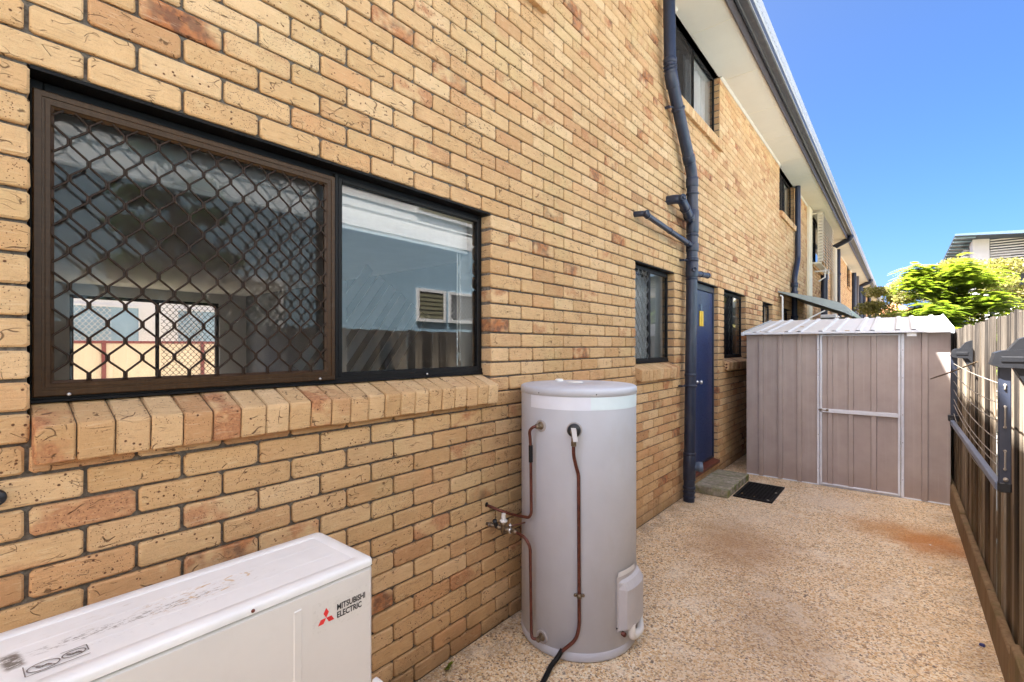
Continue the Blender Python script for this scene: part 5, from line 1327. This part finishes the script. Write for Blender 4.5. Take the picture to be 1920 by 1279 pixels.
for k in range(7): link('slat', sl2, wh, loc=(0, 0, 4.5 + k * .11))
m = MB(); m.box(4.3, 4.36, 15.5, 30, 0, 2.75)
for k in range(60): m.box(4.29, 4.30, 15.5 + k * .24, 15.5 + k * .24 + .02, 0, 2.74)
m.build('white_screen_wall', M['white_paint'], label='white panelled wall beyond the timber fence under the white house', cat='wall')
th = thing('tiled_house', (1.2, 62, 0), 'distant house with an orange tiled roof past the brick block', 'house')
m = MB(); m.box(-.5, 3.5, 60, 66, 0, 4.6); m.build('wall', M['white_paint'], th)
m = MB(); m.add([(-.9, 59.5, 4.6), (4, 59.5, 4.6), (4, 66.5, 4.6), (-.9, 66.5, 4.6), (1.2, 61.5, 6.1), (1.6, 64, 6.1)], [(0, 1, 4), (1, 2, 5, 4), (2, 3, 5), (3, 0, 4, 5), (3, 2, 1, 0)]); m.build('roof', M['terracotta'], th)

# neighbour house across the fence (seen mirrored in the window glass)
nh = thing('neighbour_house', (7, 3, 0), 'pale neighbouring house beyond the fence, mirrored in the window glass', 'house')
NX = 5.0
m = MB(); m.box(NX - .05, NX + .1, -9, 12, 0, 3.62); m.build('lower_wall', M['clad_blue'], nh)
m = MB(); z_ = 3.75
for k in range(18): m.prism([(3.78 + k * .16, NX - .06), (3.78 + k * .16, NX - .035), (3.78 + (k + 1) * .16, NX - .02), (3.78 + (k + 1) * .16, NX - .06 + .04)], 1, -9, 12) if False else m.add([(NX - .062, -9, 3.78 + k * .16), (NX - .062, 12, 3.78 + k * .16), (NX - .040, 12, 3.94 + k * .16), (NX - .040, -9, 3.94 + k * .16), (NX - .040, -9, 3.78 + k * .16), (NX - .040, 12, 3.78 + k * .16)], [(0, 3, 2, 1), (0, 1, 5, 4)])
m.build('upper_cladding', M['clad_cream'], nh)
m = MB(); m.bbox(NX - .064, NX + .1, -9, 12, 3.62, 3.78, .004); m.build('band_board', M['white_paint'], nh)
m = MB(); m.add([(NX - .3, -9.4, 6.70), (NX - .3, 12.4, 6.70), (NX + 4, 12.4, 7.8), (NX + 4, -9.4, 7.8), (NX - .3, -9.4, 6.62), (NX - .3, 12.4, 6.62), (NX + .2, 12.4, 6.62), (NX + .2, -9.4, 6.62)], [(0, 3, 2, 1), (0, 1, 5, 4), (4, 5, 6, 7)]); m.build('roof', M['roof'], nh)
for (y0, y1, z0, z1, kind) in ((5.62, 6.34, 2.1, 2.72, 'l'), (6.42, 7.35, 2.1, 2.72, 'g'), (2.2, 3.2, 1.2, 2.6, 'g'), (-1.5, .2, 1.2, 2.6, 'l'), (5.6, 7.3, 4.1, 4.9, 'l'), (1.5, 3.1, 4.1, 4.9, 'l'), (-2.5, -.8, 4.1, 4.9, 'l')):
    x = NX - .05 if z0 < 3.6 else NX - .06
    m = MB(); rect_frame(m, x - .05, x - .004, y0, y1, z0, z1, .06, .06, .004); wf = m.build('window', M['white_paint'], nh)
    m = MB(); pane_box(m, x - .012, y0, y1, z0, z1); m.build('pane', M['dk_glass'], wf)
    if kind == 'l':
        m = MB()
        for k in range(int((z1 - z0 - .1) / .08)): m.bbox(x - .04, x - .02, y0 + .06, y1 - .06, z0 + .07 + k * .08, z0 + .125 + k * .08, .002)
        m.build('louvre', M['olive'], wf)
    else:
        q = MB(); diamond_grille(q, x - .03, y0 + .05, y1 - .05, z0 + .05, z1 - .05, .09, .11, y0 + .1, z1 - .1, .005, 3); q.build('security_grille', M['white_paint'], wf)
# what the far rear window looks onto
bf = thing('sheet_fence', (-11, 2, 0), 'beige sheet metal fence with maroon posts seen through the house', 'fence')
for k in range(9): m = MB(); y_ = -5 + k * 1.8; ribbed_y(m, -11, y_ + .03, y_ + 1.77, 0, 1.70, .6); m.build('panel', M['beige_fence'], bf)
for k in range(10): m = MB(); y_ = -5 + k * 1.8; m.bbox(-11.04, -10.95, y_ - .035, y_ + .035, 0, 1.76, .003); m.build('post', M['red_post'], bf)
m = MB(); m.bbox(-11.03, -10.955, -5, 11.2, 1.70, 1.755, .003); m.build('top_rail', M['red_post'], bf)
rh = thing('rendered_house', (-16, 4, 0), 'white rendered house with grilled windows seen through the house', 'house')
m = MB(); m.box(-18, -14.5, -5, 14, 0, 4.5); m.build('wall', M['white_paint'], rh)
for (y0, y1) in ((2.1, 3.6), (4.4, 5.6), (7.4, 8.6)):
    m = MB(); rect_frame(m, -14.5, -14.44, y0, y1, 1.3, 2.75, .06, .06, .004); wf = m.build('window', M['white_paint'], rh); m = MB(); pane_box(m, -14.49, y0, y1, 1.3, 2.75); m.build('pane', M['clad_blue'], wf)
    q = MB(); diamond_grille(q, -14.46, y0 + .05, (y0 + y1) / 2 + .1, 1.35, 2.7, .12, .15, y0 + .1, 2.6, .008, 3); q.build('security_grille', M['white_paint'], wf)
for o in bpy.data.objects:
    if '_w' in o: del o['_w']
